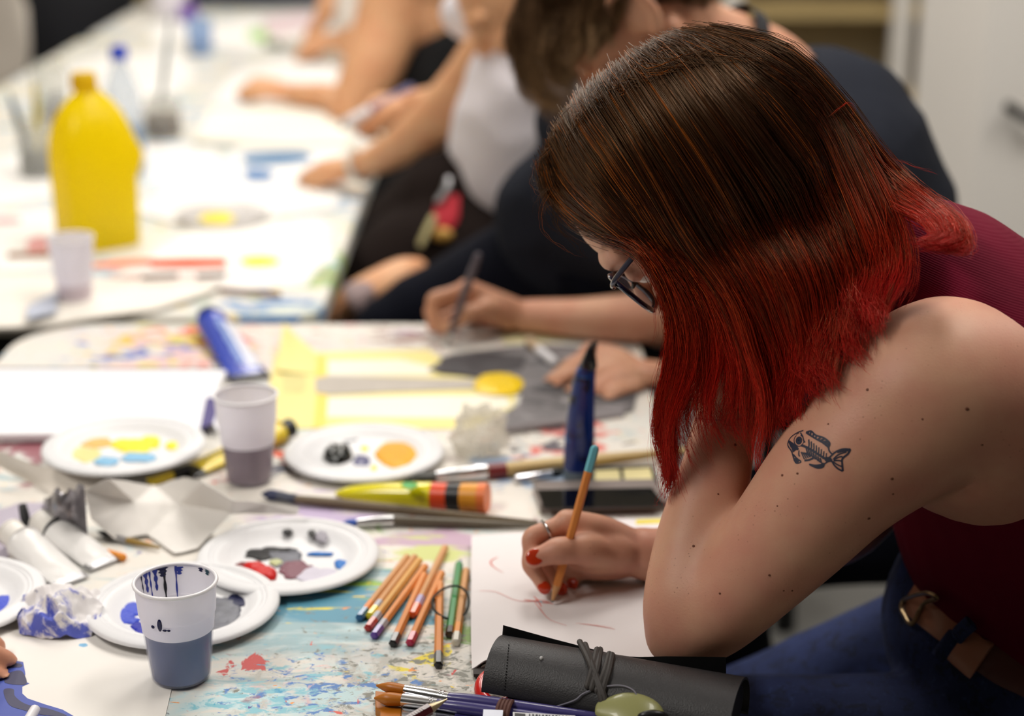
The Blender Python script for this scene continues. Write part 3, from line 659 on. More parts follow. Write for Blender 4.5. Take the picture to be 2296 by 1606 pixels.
# ================================================================ brushes
def brush(p_tip, p_fer, p_hand, p_end, rb, rf, rh, mb_, mf, mh, label, flat_=1.0, collar=None, name='paintbrush', group='paintbrushes', hmid=1.25):
    t = thing(name, V3((p_fer.x, p_fer.y, min(p.z for p in (p_tip, p_end, p_fer)))), label, 'paintbrush', group)
    up = (0, 0, 1)
    b = MB(); q = p_tip.lerp(p_fer, .5); b.tube([p_tip, p_tip.lerp(p_fer, .25), q, p_fer], [(rb * .25, rb * .25 / flat_), (rb * .75, rb * .8 / flat_), (rb * 1.1, rb * 1.1 / flat_), (rb, rb / flat_)], 16, 12, up=up); b.build('bristles', mb_, t)
    b = MB(); b.tube([p_fer, p_fer.lerp(p_hand, .5), p_hand], [(rb * 1.04, rb * 1.04 / flat_), (rf * 1.05, rf * (1.05 / (flat_ ** .5))), (rf, rf)], 18, 8, up=up, rnd=False)
    for u in (.78, .86): b.tube([p_fer.lerp(p_hand, u), p_fer.lerp(p_hand, u + .03)], rf * 1.14, 16, rnd=False)
    b.build('ferrule', mf, t)
    b = MB(); b.tube([p_hand, p_hand.lerp(p_end, .18), p_hand.lerp(p_end, .6), p_end], [rf * .95, rh * hmid, rh, rh * .55], 16, 20); h = b.build('handle', mh, t)
    if collar:
        b = MB(); b.tube([p_hand.lerp(p_end, .0), p_hand.lerp(p_end, .09)], [rf * 1.02, rh * hmid * 1.04], 16, rnd=False); b.build('collar', collar, h)
    return t
M_fer = mat('ferrule metal', (225, 226, 230), .18, metal=.95); M_oak = mat('varnished wood', (196, 168, 112), .35, vary=.12, vscale=30)
z = TZ + .006
brush(T(912, 1074, z), T(978, 1068, z), T(1092, 1058, z + .002), T(1545, 1010, z + .004), .0075, .0085, .0066, mat('wet dark bristles', (40, 42, 34), .4), M_fer, M_oak, 'large dark-bristled brush with a pale wooden handle beside the ochre plate', 1.5, mat('maroon collar', (110, 34, 36), .3))
brush(T(588, 1108, z), T(625, 1112, z), T(665, 1120, z), T(1203, 1172, z - .003), .0052, .0048, .0040, mat('wet blue bristles', (34, 42, 78), .4), mat('painty ferrule', (70, 74, 90), .4), mat('worn dark handle', (104, 88, 66), .45, vary=.4, vscale=14), 'long thin brush with a worn dark handle and a wet blue tip')
brush(T(768, 1174, z), T(800, 1172, z), T(882, 1168, z), T(1212, 1180, z - .002), .0042, .0052, .0040, mat('bright blue tip', (40, 80, 170), .4), M_fer, mat('dark green brown handle', (92, 84, 70), .4, vary=.5, vscale=12), 'silver ferruled blue-tipped brush in front of the long thin brush', 1.2)
t = thing('pen', T(1215, 1062), 'silver and black pen end lying under the large brush', 'pen'); b = MB(); b.tube([T(1160, 1074, TZ + .005), T(1238, 1060, TZ + .005)], .0042, 12); b.build('barrel', M_fer, t); b = MB(); b.tube([T(1238, 1060, TZ + .005), T(1255, 1057, TZ + .005)], .0046, 12); b.build('cap', M_blackp, t)
# small thin brush on the stained paper
brush(T(218, 1192, TZ + .004), T(258, 1205, TZ + .004), T(285, 1212, TZ + .004), T(356, 1228, TZ + .004), .003, .003, .0024, M_blackp, M_silver, mat('olive handle', (150, 120, 50), .4), 'thin dark brush in front of the crumpled paper')
b = MB(); b.tube([T(238, 1240, TZ + .004), T(275, 1250, TZ + .004)], .004, 10); tag(b.build('crayon', mat('orange wax', (226, 140, 40), .5)), 'orange crayon stub peeking out left of the blue and grey plate', 'crayon')

# ================================================================ pencils
M_cedar = mat('cedar', (206, 150, 96), .5, vary=.12, vscale=40); M_ced2 = mat('orange cedar', (222, 140, 70), .45, vary=.08, vscale=40)
def pencil(near, far, cend, band, mbody, label, lead=None, r=.0038, zz=0):
    A, B = T(*near, TZ + r + zz), T(*far, TZ + r + zz); d = (B - A).normalized(); L = (B - A).length
    t = thing('pencil', V3((A.x, A.y, TZ + zz)), label, 'pencil', 'coloured pencils in a heap')
    le = .016 if lead is None else lead
    b = MB(); b.tube([A + d * le, B], r, 6, rnd=False); b.build('shaft', mbody, t, False)
    b = MB(); b.tube([A, A + d * le], r * 1.04, 6, rnd=False); b.tube([A - d * .0008, A], [r * .6, r * 1.0], 6, rnd=False); b.build('dipped_end', mat('pencil ' + cend[0], cend[1], .3, coat=.3), t, False)
    if band:
        b = MB(); b.tube([A + d * le, A + d * (le + band[2])], r * 1.03, 6, rnd=False); b.build('colour_band', mat('pencil ' + band[0], band[1], .35), t, False)
    return t
GB = ('grey band', (176, 176, 186), .012)
pencil((806, 1386), (913, 1250), ('blue', (24, 92, 140)), ('orange band', (230, 130, 40), .014), M_cedar, 'leftmost pencil of the heap, blue end with an orange band')
pencil((829, 1382), (930, 1250), ('yellow', (232, 210, 30)), GB, M_cedar, 'pencil with a yellow end beside the blue ended one')
pencil((825, 1409), (940, 1258), ('red', (190, 44, 36)), GB, mat('golden cedar', (214, 160, 84), .5), 'pencil with a red end between the yellow and the purple ended ones')
pencil((839, 1426), (953, 1271), ('purple', (96, 64, 156)), GB, M_ced2, 'pencil with a purple end')
pencil((881, 1444), (951, 1290), ('black', (26, 26, 28)), None, M_ced2, 'pencil with a black end right of the purple ended one')
pencil((925, 1380), (998, 1229), ('vermilion', (224, 90, 30)), ('lilac band', (180, 168, 206), .016), M_cedar, 'longest reaching pencil, orange-red end with a lilac band', .020, zz=.0)
pencil((919, 1442), (990, 1286), ('crimson', (196, 40, 80)), None, M_ced2, 'pencil with a crimson end lying over the orange-red one')
pencil((983, 1492), (986, 1308), ('black', (26, 26, 28)), ('copper band', (206, 128, 60), .002), M_ced2, 'upright lying pencil with a long black end, nearest the front', .020)
pencil((1008, 1424), (1029, 1266), ('dark brown', (50, 36, 30)), None, mat('green lacquer', (28, 132, 62), .3, coat=.3), 'green lacquered pencil in the hair elastic', .012)
pencil((1022, 1442), (1045, 1280), ('white', (226, 222, 210)), ('amber band', (232, 150, 60), .018), M_cedar, 'rightmost pencil of the heap, white end', .016)
c = T(1010, 1351, TZ + .0085); b = MB(); pts = []
for i in range(33):
    a = 2 * PI * i / 32; pts.append(c + V3((.0165 * math.cos(a), .026 * math.sin(a), .0035 * math.sin(a) + .0015 * math.sin(2 * a))))
b.tube(pts, .0011, 8, rnd=False); tag(b.build('hair_elastic', mat('black elastic', (24, 30, 26), .6)), 'thin black hair elastic ring lying over the pencils', 'hair elastic')

# ================================================================ phone, sketchbook and other things on the right
t = thing('phone', T(1345, 1125), 'black phone in a grey case behind the drawing hand', 'phone')
poly = smoothpoly([tuple(p) for p in pxpoly([(1196, 1102), (1330, 1099), (1462, 1097), (1482, 1118), (1502, 1144), (1360, 1148), (1214, 1151), (1203, 1126)], TZ)])
poly = ccw([(p[0], p[1]) for p in densify([V3(T(1195, 1101)), V3(T(1466, 1096)), V3(T(1506, 1147)), V3(T(1212, 1153))], 6)])
b = MB(); b.slab(poly, TZ, TZ + .0115, .0012); b.build('case', mat('grey phone case', (126, 116, 112), .35), t, False)
p4_ = [V3(T(1207, 1092, TZ)), V3(T(1456, 1087, TZ)), V3(T(1492, 1133, TZ)), V3(T(1224, 1138, TZ))]
cc = sum(p4_, V3()) / 4
poly = ccw([((p.x), (p.y)) for p in [T(1204, 1099, TZ + .0118), T(1462, 1094, TZ + .0118), T(1492, 1134, TZ + .0118), T(1220, 1139, TZ + .0118)]])
b = MB(); b.slab(poly, TZ + .0110, TZ + .0120); b.build('screen', mat('phone glass', (8, 8, 10), .06), t, False)
t = thing('colour_chart', T(1390, 1075), 'card with two pale yellow squares under the large brush', 'card')
flat('card', [(1290, 1052), (1466, 1046), (1482, 1098), (1300, 1100)], TZ + .0004, mat('black card', (26, 24, 22), .7), t, .0008)
for pts in ([(1328, 1056), (1388, 1053), (1394, 1092), (1326, 1094)], [(1397, 1052), (1458, 1049), (1468, 1090), (1402, 1092)]):
    flat('yellow_square', pts, TZ + .0013, mat('pale yellow square', (216, 204, 150), .6, vary=.1, vscale=60), t, .0003)
t = thing('paper_note', T(1420, 1180), 'white note with a yellow strip at the far edge of the sketchbook', 'paper')
flat('sheet', [(1340, 1166), (1486, 1162), (1492, 1198), (1330, 1196)], TZ + .0005, M_page, t)
flat('yellow_strip', [(1426, 1166), (1486, 1164), (1488, 1173), (1426, 1176)], TZ + .001, mat('yellow strip', (232, 214, 70), .6), t, .0002)

t = thing('sketchbook', T(1270, 1350), 'open sketchbook with faint red lines under the drawing hand', 'sketchbook')
sk = [T(1054, 1196), T(1215, 1186), T(1512, 1190), T(1512, 1520), T(1300, 1520), T(1056, 1506)]
b = MB(); sp = [[T(1057, 1202, TZ + .010), T(1200, 1192, TZ + .010), T(1350, 1192, TZ + .010), T(1515, 1192, TZ + .010)], [T(1056, 1300, TZ + .010), T(1200, 1300, TZ + .0105), T(1350, 1300, TZ + .0105), T(1530, 1300, TZ + .011)], [T(1056, 1420, TZ + .0095), T(1200, 1410, TZ + .011), T(1350, 1410, TZ + .0115), T(1545, 1410, TZ + .0115)], [T(1058, 1500, TZ + .0045), T(1120, 1472, TZ + .0135), T(1300, 1470, TZ + .0135), T(1560, 1480, TZ + .012)]]
b.sheet(sp, .0012, 24, 24); pg = b.build('page', M_page, t)
sp2 = [[p - V3((-.001, 0, .0035)) for p in r] for r in sp]; b = MB(); b.sheet(sp2, .004, 20, 20)
for v in b.v: v.z = max(v.z, TZ + .0012)
b.build('page_block', M_foam2, t)
b = MB(); sp3 = [[V3((p.x, p.y, TZ + .0045)) for p in r] for r in sp]; sp3[-1] = [T(1062, 1512, TZ + .005), T(1120, 1512, TZ + .0045), T(1300, 1512, TZ + .0045), T(1560, 1510, TZ + .0045)]
b.sheet(sp3, .0028, 16, 16); b.build('cover', mat('dark book cover', (48, 38, 36), .6), t)
# page lines drawn in red and pale blue
tr = BVHTree.FromPolygons([v.co + pg.matrix_world.translation + ORG[t.name] for v in pg.data.vertices], [tuple(p.vertices) for p in pg.data.polygons])
def on_tree(tree, px, py, off=.0004):
    h = tree.ray_cast(CAM, ray(px, py).normalized())
    if h[0] is None: return None
    n = h[1] if h[1].dot(ray(px, py)) < 0 else -h[1]
    return h[0] + n * off, n
def stroke(tree, pts, w, b, n=None, off=.0004):
    """ribbon lying on a surface; pts = (px, py[, width factor])"""
    P = spl([(p[0], p[1], p[2] if len(p) > 2 else 1) for p in pts], n or len(pts) * 4); hits = []
    for x, y, k in P:
        h = on_tree(tree, x, y, off)
        if h: hits.append((*h, k))
    if len(hits) < 2: return
    vs = []; fs = []
    for i, (p, nn, k) in enumerate(hits):
        d = (hits[min(i + 1, len(hits) - 1)][0] - hits[max(i - 1, 0)][0]); s = d.cross(nn)
        if s.length < 1e-9: s = V3((1, 0, 0))
        s.normalize(); vs += [p + s * w * k / 2, p - s * w * k / 2]
    for i in range(len(hits) - 1): fs.append((2 * i, 2 * i + 1, 2 * i + 3, 2 * i + 2))
    b.add(vs, fs)
M_red = mat('red pencil line', (222, 130, 120), .9); M_red2 = mat('strong red line', (216, 84, 66), .9)
b = MB(); stroke(tr, [(1116, 1250, .4), (1102, 1258, 1), (1101, 1266, 1), (1112, 1276, .5), (1128, 1285, .3)], .0016, b)
b.build('drawn_line', M_red, pg); b = MB(); stroke(tr, [(1075, 1326, .4), (1110, 1328, .6), (1150, 1345, .5), (1180, 1350, .8), (1215, 1347, 1), (1240, 1356, 1)], .0011, b)
stroke(tr, [(1200, 1352, .5), (1212, 1368, .8), (1232, 1390, .5), (1270, 1404, .3)], .0012, b); stroke(tr, [(1300, 1400, .3), (1340, 1405, .8), (1378, 1412, .5)], .0010, b)
stroke(tr, [(1290, 1398, .3), (1330, 1402, .5), (1372, 1408, .3)], .0008, b); b.build('drawn_line', M_red, pg)
b = MB(); stroke(tr, [(1175, 1346, .5), (1205, 1350, 1), (1236, 1354, .8)], .0018, b); stroke(tr, [(1197, 1338, .4), (1206, 1348, 1), (1214, 1362, .6)], .0014, b); b.build('drawn_line', M_red2, pg)
b = MB(); stroke(tr, [(1203, 1350), (1216, 1351)], .0026, b); b.build('drawn_line', mat('pale blue pencil', (150, 190, 205), .9), pg)

# crumpled cellophane
c = T(1075, 1018); b = MB()
me = bmesh.new(); bmesh.ops.create_icosphere(me, subdivisions=5, radius=1)
vs = []
for v in me.verts:
    n = v.co.normalized(); r = 1 + .55 * noise.noise(n * 1.9 + V3((3, 1, 2))) + .40 * abs(noise.noise(n * 4.3)) - .25 * abs(noise.noise(n * 8))
    p = c + V3((n.x * r * .026, n.y * r * .024, max(0.001, .024 + n.z * r * .030))); vs.append(p)
b.add(vs, [tuple(v.index for v in f.verts) for f in me.faces]); me.free()
o = b.build('cellophane', plastic_thin('crumpled clear film', (236, 232, 222), .45, .12), None, True, 18); tag(o, 'crumpled ball of clear plastic film right of the ochre plate', 'plastic film')

# ---- artwork with yellow bars and the grey painting
t = thing('painting', T(850, 860), 'yellow and white striped painting between the blue tube and the flat hand', 'painting')
M_py = mat('pale yellow paint', (244, 228, 150), .6, vary=.12, vscale=14)
M_cw = mat('creamy white paint', (246, 240, 220), .6, vary=.03, vscale=20); M_y2 = mat('strong yellow wash', (244, 216, 104), .6, vary=.12, vscale=16)
flat('sheet', [(615, 800), (700, 792), (960, 785), (1030, 830), (1160, 880), (1150, 915), (1060, 962), (618, 962), (604, 860)], TZ + .0006, M_py, t, .0008)
flat('painted_bar', [(735, 808), (900, 806), (985, 826), (960, 842), (735, 842)], TZ + .0016, M_cw, t, .0002)
flat('painted_bar', [(735, 892), (965, 888), (1130, 885), (1150, 912), (1050, 938), (732, 935)], TZ + .0016, M_cw, t, .0002)
flat('painted_bar', [(704, 798), (728, 796), (736, 880), (730, 958), (702, 960), (710, 880)], TZ + .0016, M_y2, t, .0002)
flat('painted_bar', [(630, 800), (672, 808), (690, 860), (680, 880), (634, 880)], TZ + .0016, mat('olive beige wash', (222, 210, 140), .6, vary=.2, vscale=30), t, .0002)
flat('painted_bar', [(706, 850), (740, 842), (860, 846), (980, 850), (1080, 852), (1080, 872), (980, 876), (860, 880), (740, 886), (708, 880)], TZ + .0020, mat('grey stripe paint', (184, 176, 166), .5, vary=.15, vscale=30), t, .0006)
b = MB(); b.sheet([[T(636, 722, TZ + .026), T(668, 756, TZ + .012), T(708, 790, TZ + .002)], [T(628, 770, TZ + .018), T(660, 800, TZ + .008), T(710, 815, TZ + .002)], [T(618, 830, TZ + .006), T(660, 835, TZ + .004), T(704, 840, TZ + .002)]], .0006, 16, 16); b.build('curled_flap', M_py, t)
t = thing('painting', T(1250, 830), 'charcoal grey painting with a yellow spot under the flat hand', 'painting')
M_ch = splatter('charcoal paint', (112, 108, 110), [((60, 58, 62), 9, .52, .06, 61, (1, 2, .4), None, 0), ((160, 156, 158), 12, .58, .06, 62, (1, 2, .8), None, 0)], .5, .1)
flat('sheet', [(960, 830), (1010, 795), (1200, 772), (1410, 785), (1440, 830), (1420, 920), (1150, 966), (1110, 950), (1165, 905), (1170, 880), (1080, 850)], TZ + .0025, M_ch, t, .0010)
b = MB(); b.sheet([[T(1128, 958, TZ + .012), T(1240, 936, TZ + .010), T(1400, 905, TZ + .008)], [T(1126, 968, TZ + .008), T(1240, 950, TZ + .006), T(1400, 925, TZ + .005)], [T(1132, 974, TZ + .002), T(1242, 958, TZ + .001), T(1400, 935, TZ + .001)]], .0008, 14, 14); b.build('curled_edge', mat('grey paper back', (130, 124, 126), .7), t)
flat('painted_bar', [(990, 800), (1100, 790), (1180, 800), (1170, 830), (1050, 842), (980, 836)], TZ + .0036, mat('black wash', (54, 50, 54), .6, vary=.3, vscale=30), t, .0002)
dab('yellow_spot', 1119, 861, 112, 50, TZ + .0038, mat('bright yellow paint', (246, 208, 10), .3, vary=.06, vscale=60), t, .0018, .06, 4)
t = thing('paintbrush', T(1220, 790), 'white brush with a wooden tip lying on the charcoal painting', 'brush')
b = MB(); b.tube([T(1188, 765, TZ + .010), T(1204, 782, TZ + .010)], .007, 12); b.build('tip', mat('wooden tip', (186, 160, 128), .5), t)
b = MB(); b.tube([T(1204, 782, TZ + .010), T(1242, 812, TZ + .008)], .0058, 14); b.build('handle', mat('white plastic', (232, 230, 234), .3), t)
flat('striped_strip', [(1120, 750), (1420, 742), (1425, 760), (1130, 772)], TZ + .0003, mat('ochre stained strip', (206, 196, 150), .7, vary=.25, vscale=40), None)
tag(bpy.data.objects['striped_strip'], 'stained paper strip at the far edge of the near table behind the flat hand', 'paper')

# ================================================================ leather brush roll and brushes, front right
M_leath = mat('black leather', (44, 43, 45), .42, bump=.25, bscale=900); M_leath2 = mat('black leather inside', (10, 10, 11), .5)
t = thing('brush_roll', T(1380, 1560), 'black leather roll tied with a cord at the front edge of the sketchbook', 'brush roll')
b = MB(); rows = []
L0, L1 = T(1118, 1556), T(1655, 1650)
ax = (L1 - L0); up = V3((0, 0, 1)); sdv = V3((-ax.y, ax.x, 0)).normalized()
prof = []
for i in range(15):
    a = math.radians(205 - 190 * i / 14); prof.append((math.cos(a), math.sin(a)))
g = []
for u in np.linspace(-.01, 1.0, 14):
    c = L0.lerp(L1, u); rw = .036 + .004 * u; rh = .041 - .004 * u
    row = []
    for (x, y) in prof: row.append(c - sdv * (rw * -x * -1) * 1 + sdv * 0 + V3((0, 0, max(.0012, .012 + rh * y * .9))))
    g.append(row)
b.sheet(g, .0022, 40, 40); body = b.build('roll', M_leath, t)
b = MB(); b.tube([L0.lerp(L1, u) + V3((0, 0, .020)) for u in (.09, .3, .7, .985)], [(.030, .017)] * 4, 20, 12, up=(0, 0, 1), rnd=False); b.build('rolled_core', M_leath2, t)
b = MB(); rf = [[Qy(1120, 1555, 1.275), Qy(1122, 1480, 1.279), Qy(1128, 1402, 1.283)], [Qy(1250, 1560, 1.270), Qy(1250, 1500, 1.274), Qy(1260, 1438, 1.278)], [Qy(1400, 1570, 1.256), Qy(1400, 1510, 1.258), Qy(1400, 1471, 1.260)], [Qy(1500, 1580, 1.240), Qy(1500, 1520, 1.240), Qy(1500, 1472, 1.241)], [Qy(1626, 1600, 1.232), Qy(1628, 1540, 1.234), Qy(1628, 1474, 1.236)]]
b.sheet(rf, .002, 30, 20)
for v in b.v: v.z = max(v.z, TZ + .001)
fl = b.build('flap', M_leath2, t)
tree = BVHTree.FromPolygons([v.co + ORG[t.name] for v in body.data.vertices], [tuple(p.vertices) for p in body.data.polygons])
M_cord = mat('leather cord', (62, 58, 56), .6)
for i, pts in enumerate([[(1300, 1440), (1306, 1448), (1318, 1480), (1332, 1515), (1345, 1550), (1352, 1580), (1362, 1606)], [(1312, 1446), (1326, 1490), (1340, 1524), (1354, 1560), (1366, 1600)], [(1338, 1462), (1330, 1500), (1318, 1540), (1312, 1606)], [(1345, 1462), (1340, 1500), (1328, 1545), (1322, 1606)], [(1366, 1472), (1356, 1510), (1340, 1550), (1334, 1606)], [(1372, 1474), (1364, 1514), (1350, 1560), (1346, 1606)]]):
    P = []
    for x, y in pts:
        h = on_tree(tree, x, y, .0018)
        if h: P.append(h[0])
        elif not P: P.append(Qy(x, y, 1.262))
    if len(P) > 2: b = MB(); b.tube(P, (.0026), 8, len(P) * 4); b.build('cord', M_cord, t)
b = MB(); 
for i in range(16):
    h = on_tree(tree, 1141 + i * -.6, 1448 + i * 6.5, .0006)
    if h: b.ell(h[0], (.0005, .0005, .0008), seg=6, rings=4)
if b.v: b.build('stitching', mat('stitches', (26, 26, 27), .6), t)
h = on_tree(tree, 1214, 1477, .0005)
if h: b = MB(); b.ell(h[0], (.0016, .0016, .0016), seg=10, rings=6); b.build('stud', mat('pale stud', (200, 200, 200), .3), t)
# grey thread and green pebble-like tag hanging on the cord
P = [on_tree(tree, x, y, .002) for x, y in [(1250, 1582), (1290, 1570), (1310, 1556), (1345, 1544), (1390, 1540), (1420, 1550), (1434, 1572)]]; P = [p[0] for p in P if p]
if len(P) > 3: b = MB(); b.tube(P, .0006, 6, 40); tag(b.build('thread', mat('grey thread', (130, 128, 140), .7)), 'thin grey thread looped over the leather roll', 'thread')
pc = [on_tree(tree, x, y, .006) for x, y in [(1345, 1588), (1400, 1590), (1455, 1604), (1490, 1625)]]
pc = [p[0] if p else Qy(1490, 1630, 1.22) for p in pc]
t = thing('tag', pc[1], 'olive green leaf-shaped tag with a black hole tied to the leather roll', 'tag')
b = MB(); b.tube(pc, [(.006, .002), (.0155, .0042), (.015, .0042), (.006, .002)], 18, 18, up=(0, -.5, .85)); b.build('leaf_shape', mat('olive lacquer', (146, 146, 92), .35, coat=.2), t)
b = MB(); b.ell(pc[2] + V3((.004, -.006, .003)), (.012, .004, .005), seg=14, rings=8); b.build('hole', M_blackp, t)
# red scissor handle
c = T(1117, 1545, TZ + .012); t = thing('scissors', c, 'red scissors handle sticking out from under the leather roll', 'scissors'); b = MB(); pts = []
for i in range(29):
    a = 2 * PI * i / 28; pts.append(c + V3((.014 * math.cos(a), .019 * math.sin(a), .004 * math.sin(a))))
b.tube(pts, (.0055), 12, rnd=False); b.build('handle', mat('red plastic', (204, 26, 22), .25, coat=.3), t)
b = MB(); b.tube([c + V3((.014, 0, 0)), c + V3((.022, -.001, -.002)), c + V3((.034, -.002, -.004))], [(.006, .003), (.006, .002), (.003, .001)], 10); b.build('blade', M_silver, t)

M_purp = mat('violet lacquer', (62, 56, 116), .3, coat=.3); M_gold = mat('golden synthetic hair', (178, 104, 18), .4)
zb = TZ + .018
brush(T(846, 1538, zb), T(908, 1548, zb), T(1006, 1566, zb), T(1440, 1622, zb), .0042, .0048, .0046, M_gold, M_fer, M_purp, 'round violet-handled brush with a pointed tip at the front edge', 1.0)
brush(T(842, 1566, zb - .004), T(902, 1570, zb - .004), T(980, 1580, zb - .004), T(1430, 1640, zb - .002), .0050, .0048, .0046, M_gold, M_fer, M_purp, 'second violet-handled brush just in front of the pointed one', 1.0)
# wide flat brush
t = thing('paintbrush', T(870, 1590), 'wide flat brush with golden bristles at the bottom edge', 'paintbrush', 'paintbrushes')
def plank(name, pts, th, m, z):
    poly = ccw([(p.x, p.y) for p in pxpoly(pts, z)]); b = MB(); b.slab(poly, z, z + th, .001); return b.build(name, m, t, False)
plank('bristles', [(842, 1566), (904, 1572), (898, 1640), (852, 1640), (853, 1612), (842, 1604)], .007, M_gold, TZ + .001)
plank('ferrule', [(904, 1572), (1000, 1588), (1030, 1606), (1030, 1640), (898, 1640)], .008, M_fer, TZ + .0012)
plank('handle', [(1020, 1592), (1400, 1630), (1400, 1680), (1020, 1640)], .010, M_purp, TZ + .001)
# hair tie round the handles
hb = MB(); c0 = T(1132, 1588, zb)
dd = (T(1440, 1622, zb) - T(1006, 1566, zb)).normalized(); s_, u_, _ = axes_of(dd)
for k in range(4):
    cc_ = c0 + dd * (k * .0028 - .004); pts = [cc_ + s_ * (.0115 * math.cos(2 * PI * i / 20)) - V3((0, .004, .002)) + u_ * (.0085 * math.sin(2 * PI * i / 20)) for i in range(21)]
    hb.tube(pts, .0018, 8, rnd=False)
tag(hb.build('hair_tie', mat('brown hair tie', (88, 52, 44), .7)), 'brown hair tie wound around the violet brush handles', 'hair tie')
# white price label with barcode marks on the violet handles
t = thing('price_label', T(1200, 1600, zb), 'white barcode label on the violet brush handles at the bottom edge', 'label')
def lab(pts, m, z, name):
    poly = ccw([(p.x, p.y) for p in pxpoly(pts, z)]); b = MB(); b.slab(poly, z, z + .0004); return b.build(name, m, t, False)
lab([(1084, 1592), (1128, 1594), (1126, 1618), (1082, 1616)], M_wlab, zb + .006, 'white_tab')
lab([(1150, 1598), (1290, 1606), (1290, 1630), (1150, 1625)], mat('white sticker', (220, 220, 222), .5), zb + .003, 'sticker')
lab([(1154, 1600), (1178, 1602), (1178, 1622), (1154, 1620)], M_blackp, zb + .0036, 'black_square')
for i in range(13):
    x = 1186 + i * 7.4; lab([(x, 1602 + i * .4), (x + 3 + (i % 3), 1602.2 + i * .4), (x + 3 + (i % 3), 1608 + i * .4), (x, 1608 + i * .4)], M_text, zb + .0036, 'printed_mark')
# maroon mechanical pencil
A = T(1003, 1568, zb + .010); B = T(905, 1624, zb + .002); t = thing('mechanical_pencil', A, 'maroon mechanical pencil with a metal cone tip leaning across the brushes', 'pencil')
q = A.lerp(B, .40)
b = MB(); b.tube([A, A.lerp(B, .06), q], [.0007, .0009, .0042], 14, rnd=False); b.build('tip', mat('brass cone', (176, 160, 130), .3, metal=.8), t)
b = MB(); b.tube([q, B + (B - A) * .5], .0048, 6, rnd=False); b.build('barrel', mat('maroon barrel', (66, 16, 26), .3, coat=.3), t, False)
b = MB(); s_, u_, d_ = axes_of(B - A)
for i in range(7):
    c = A.lerp(B, .56 + i * .055) + u_ * .0044 - s_ * .0006; b.tube([c - s_ * .0012, c + s_ * .0012], .0004, 5)
b.build('printed_mark', mat('white print', (220, 215, 215), .6), t)
# ================================================================ second table and beyond
M_pap2 = mat('white drawing paper', (240, 238, 234), .8); M_pap3 = mat('warm white paper', (238, 232, 222), .8)
def paper(pts, label, z=TZ + .0004, m=None, th=.0008, name='paper_sheet'):
    o = flat(name, pts, z, m or M_pap2, None, th); return tag(o, label, 'paper')
# yellow bottle (jug)
M_jug = plastic_thin('yellow bottle plastic', (255, 236, 16), 0, .32, .62)
base = T(222, 548); t = thing('plastic_bottle', base, 'big yellow plastic bottle on the second table', 'bottle')
cs, sn = math.cos(math.radians(38)), math.sin(math.radians(38))
def sq(r, k=4.0, n=48):
    out = []
    for i in range(n):
        a = 2 * PI * i / n; c, s = math.cos(a), math.sin(a); q = (abs(c) ** k + abs(s) ** k) ** (-1 / k); out.append((r * q * c, r * q * s))
    return out
b = MB(); vs = []; fs = []; lv = [(.048, 0, 5, 0), (.0525, .004, 5, 0), (.0535, .05, 5, 0), (.0545, .11, 5, .0), (.0545, .13, 5, .003), (.0545, .15, 5, .004), (.054, .175, 4, .001), (.051, .195, 3.2, 0), (.044, .215, 2.8, 0), (.034, .232, 2.4, 0), (.024, .243, 2, 0), (.0185, .248, 2, 0), (.0175, .253, 2, 0)]
for r, z, k, hb in lv:
    for x, y in sq(r, k):
        xx, yy = x * 1.12, y * .92
        if hb and xx > r * .8: xx += hb * 3.2
        vs.append(base + V3((xx * cs - yy * sn, xx * sn + yy * cs, z)))
for i in range(len(lv) - 1):
    for j in range(48): a, d = i * 48 + j, i * 48 + (j + 1) % 48; fs.append((a, d, d + 48, a + 48))
fs.append(tuple(reversed(range(48)))); fs.append(tuple(range((len(lv) - 1) * 48, len(lv) * 48))); b.add(vs, fs); b.build('bottle_body', M_jug, t, True, 50)
b = MB(); c = base + V3((-.004, -.002, .252)); b.lathe([(1e-5, 0), (.0205, 0), (.021, .003), (.020, .022), (.018, .026), (1e-5, .026)], c, 28); b.build('cap', plastic_thin('yellow cap', (240, 206, 6), 0, .4, .4), t, True, 40)
b = MB(); hx = V3((cs, sn, 0)); b.tube([base + hx * .058 + V3((0, 0, .16)), base + hx * .071 + V3((0, 0, .145)), base + hx * .074 + V3((0, 0, .125)), base + hx * .061 + V3((0, 0, .105))], [.008, .011, .011, .007], 14, 14); b.build('handle', M_jug, t)
# lilac cup
cup(T(170, 688), .0235, .0315, .102, .35, mat('pale pink water', (226, 208, 214), .3), 'pale lilac plastic cup in front of the yellow bottle')
# papers on table 2
paper([(250, 625), (330, 575), (430, 520), (520, 505), (640, 498), (712, 488), (745, 510), (735, 545), (756, 580), (712, 604), (688, 640), (500, 655), (480, 632), (260, 640)], 'white paper with a yellow puddle at the right edge of the second table', TZ + .001)
b = MB(); b.sheet([[T(-60, 618, TZ + .012), T(120, 618, TZ + .012), T(300, 628, TZ + .012), T(492, 632, TZ + .008)], [T(-60, 670, TZ + .014), T(120, 662, TZ + .014), T(300, 660, TZ + .014), T(470, 652, TZ + .010)], [T(-60, 736, TZ + .004), T(90, 728, TZ + .006), T(220, 708, TZ + .008), T(340, 694, TZ + .008)]], .004, 16, 16)
tag(b.build('paper_sheet', M_pap3, None, True, 30), 'thick white paper stack under the lilac cup at the near edge of the second table', 'paper')
paper([(60, 690), (128, 652), (128, 700), (60, 716)], 'small grey blue paper scrap left of the lilac cup', TZ + .016, mat('grey blue paper', (184, 190, 206), .8))
b = MB(); b.box(tuple(T(300, 636, TZ + .0005)), tuple(T(420, 628, TZ + .0006))) if False else None
paper([(295, 470), (540, 330), (770, 318), (782, 400), (748, 470), (560, 490), (380, 500)], 'white paper with blue strokes under the hand with the bracelet', TZ + .0024)
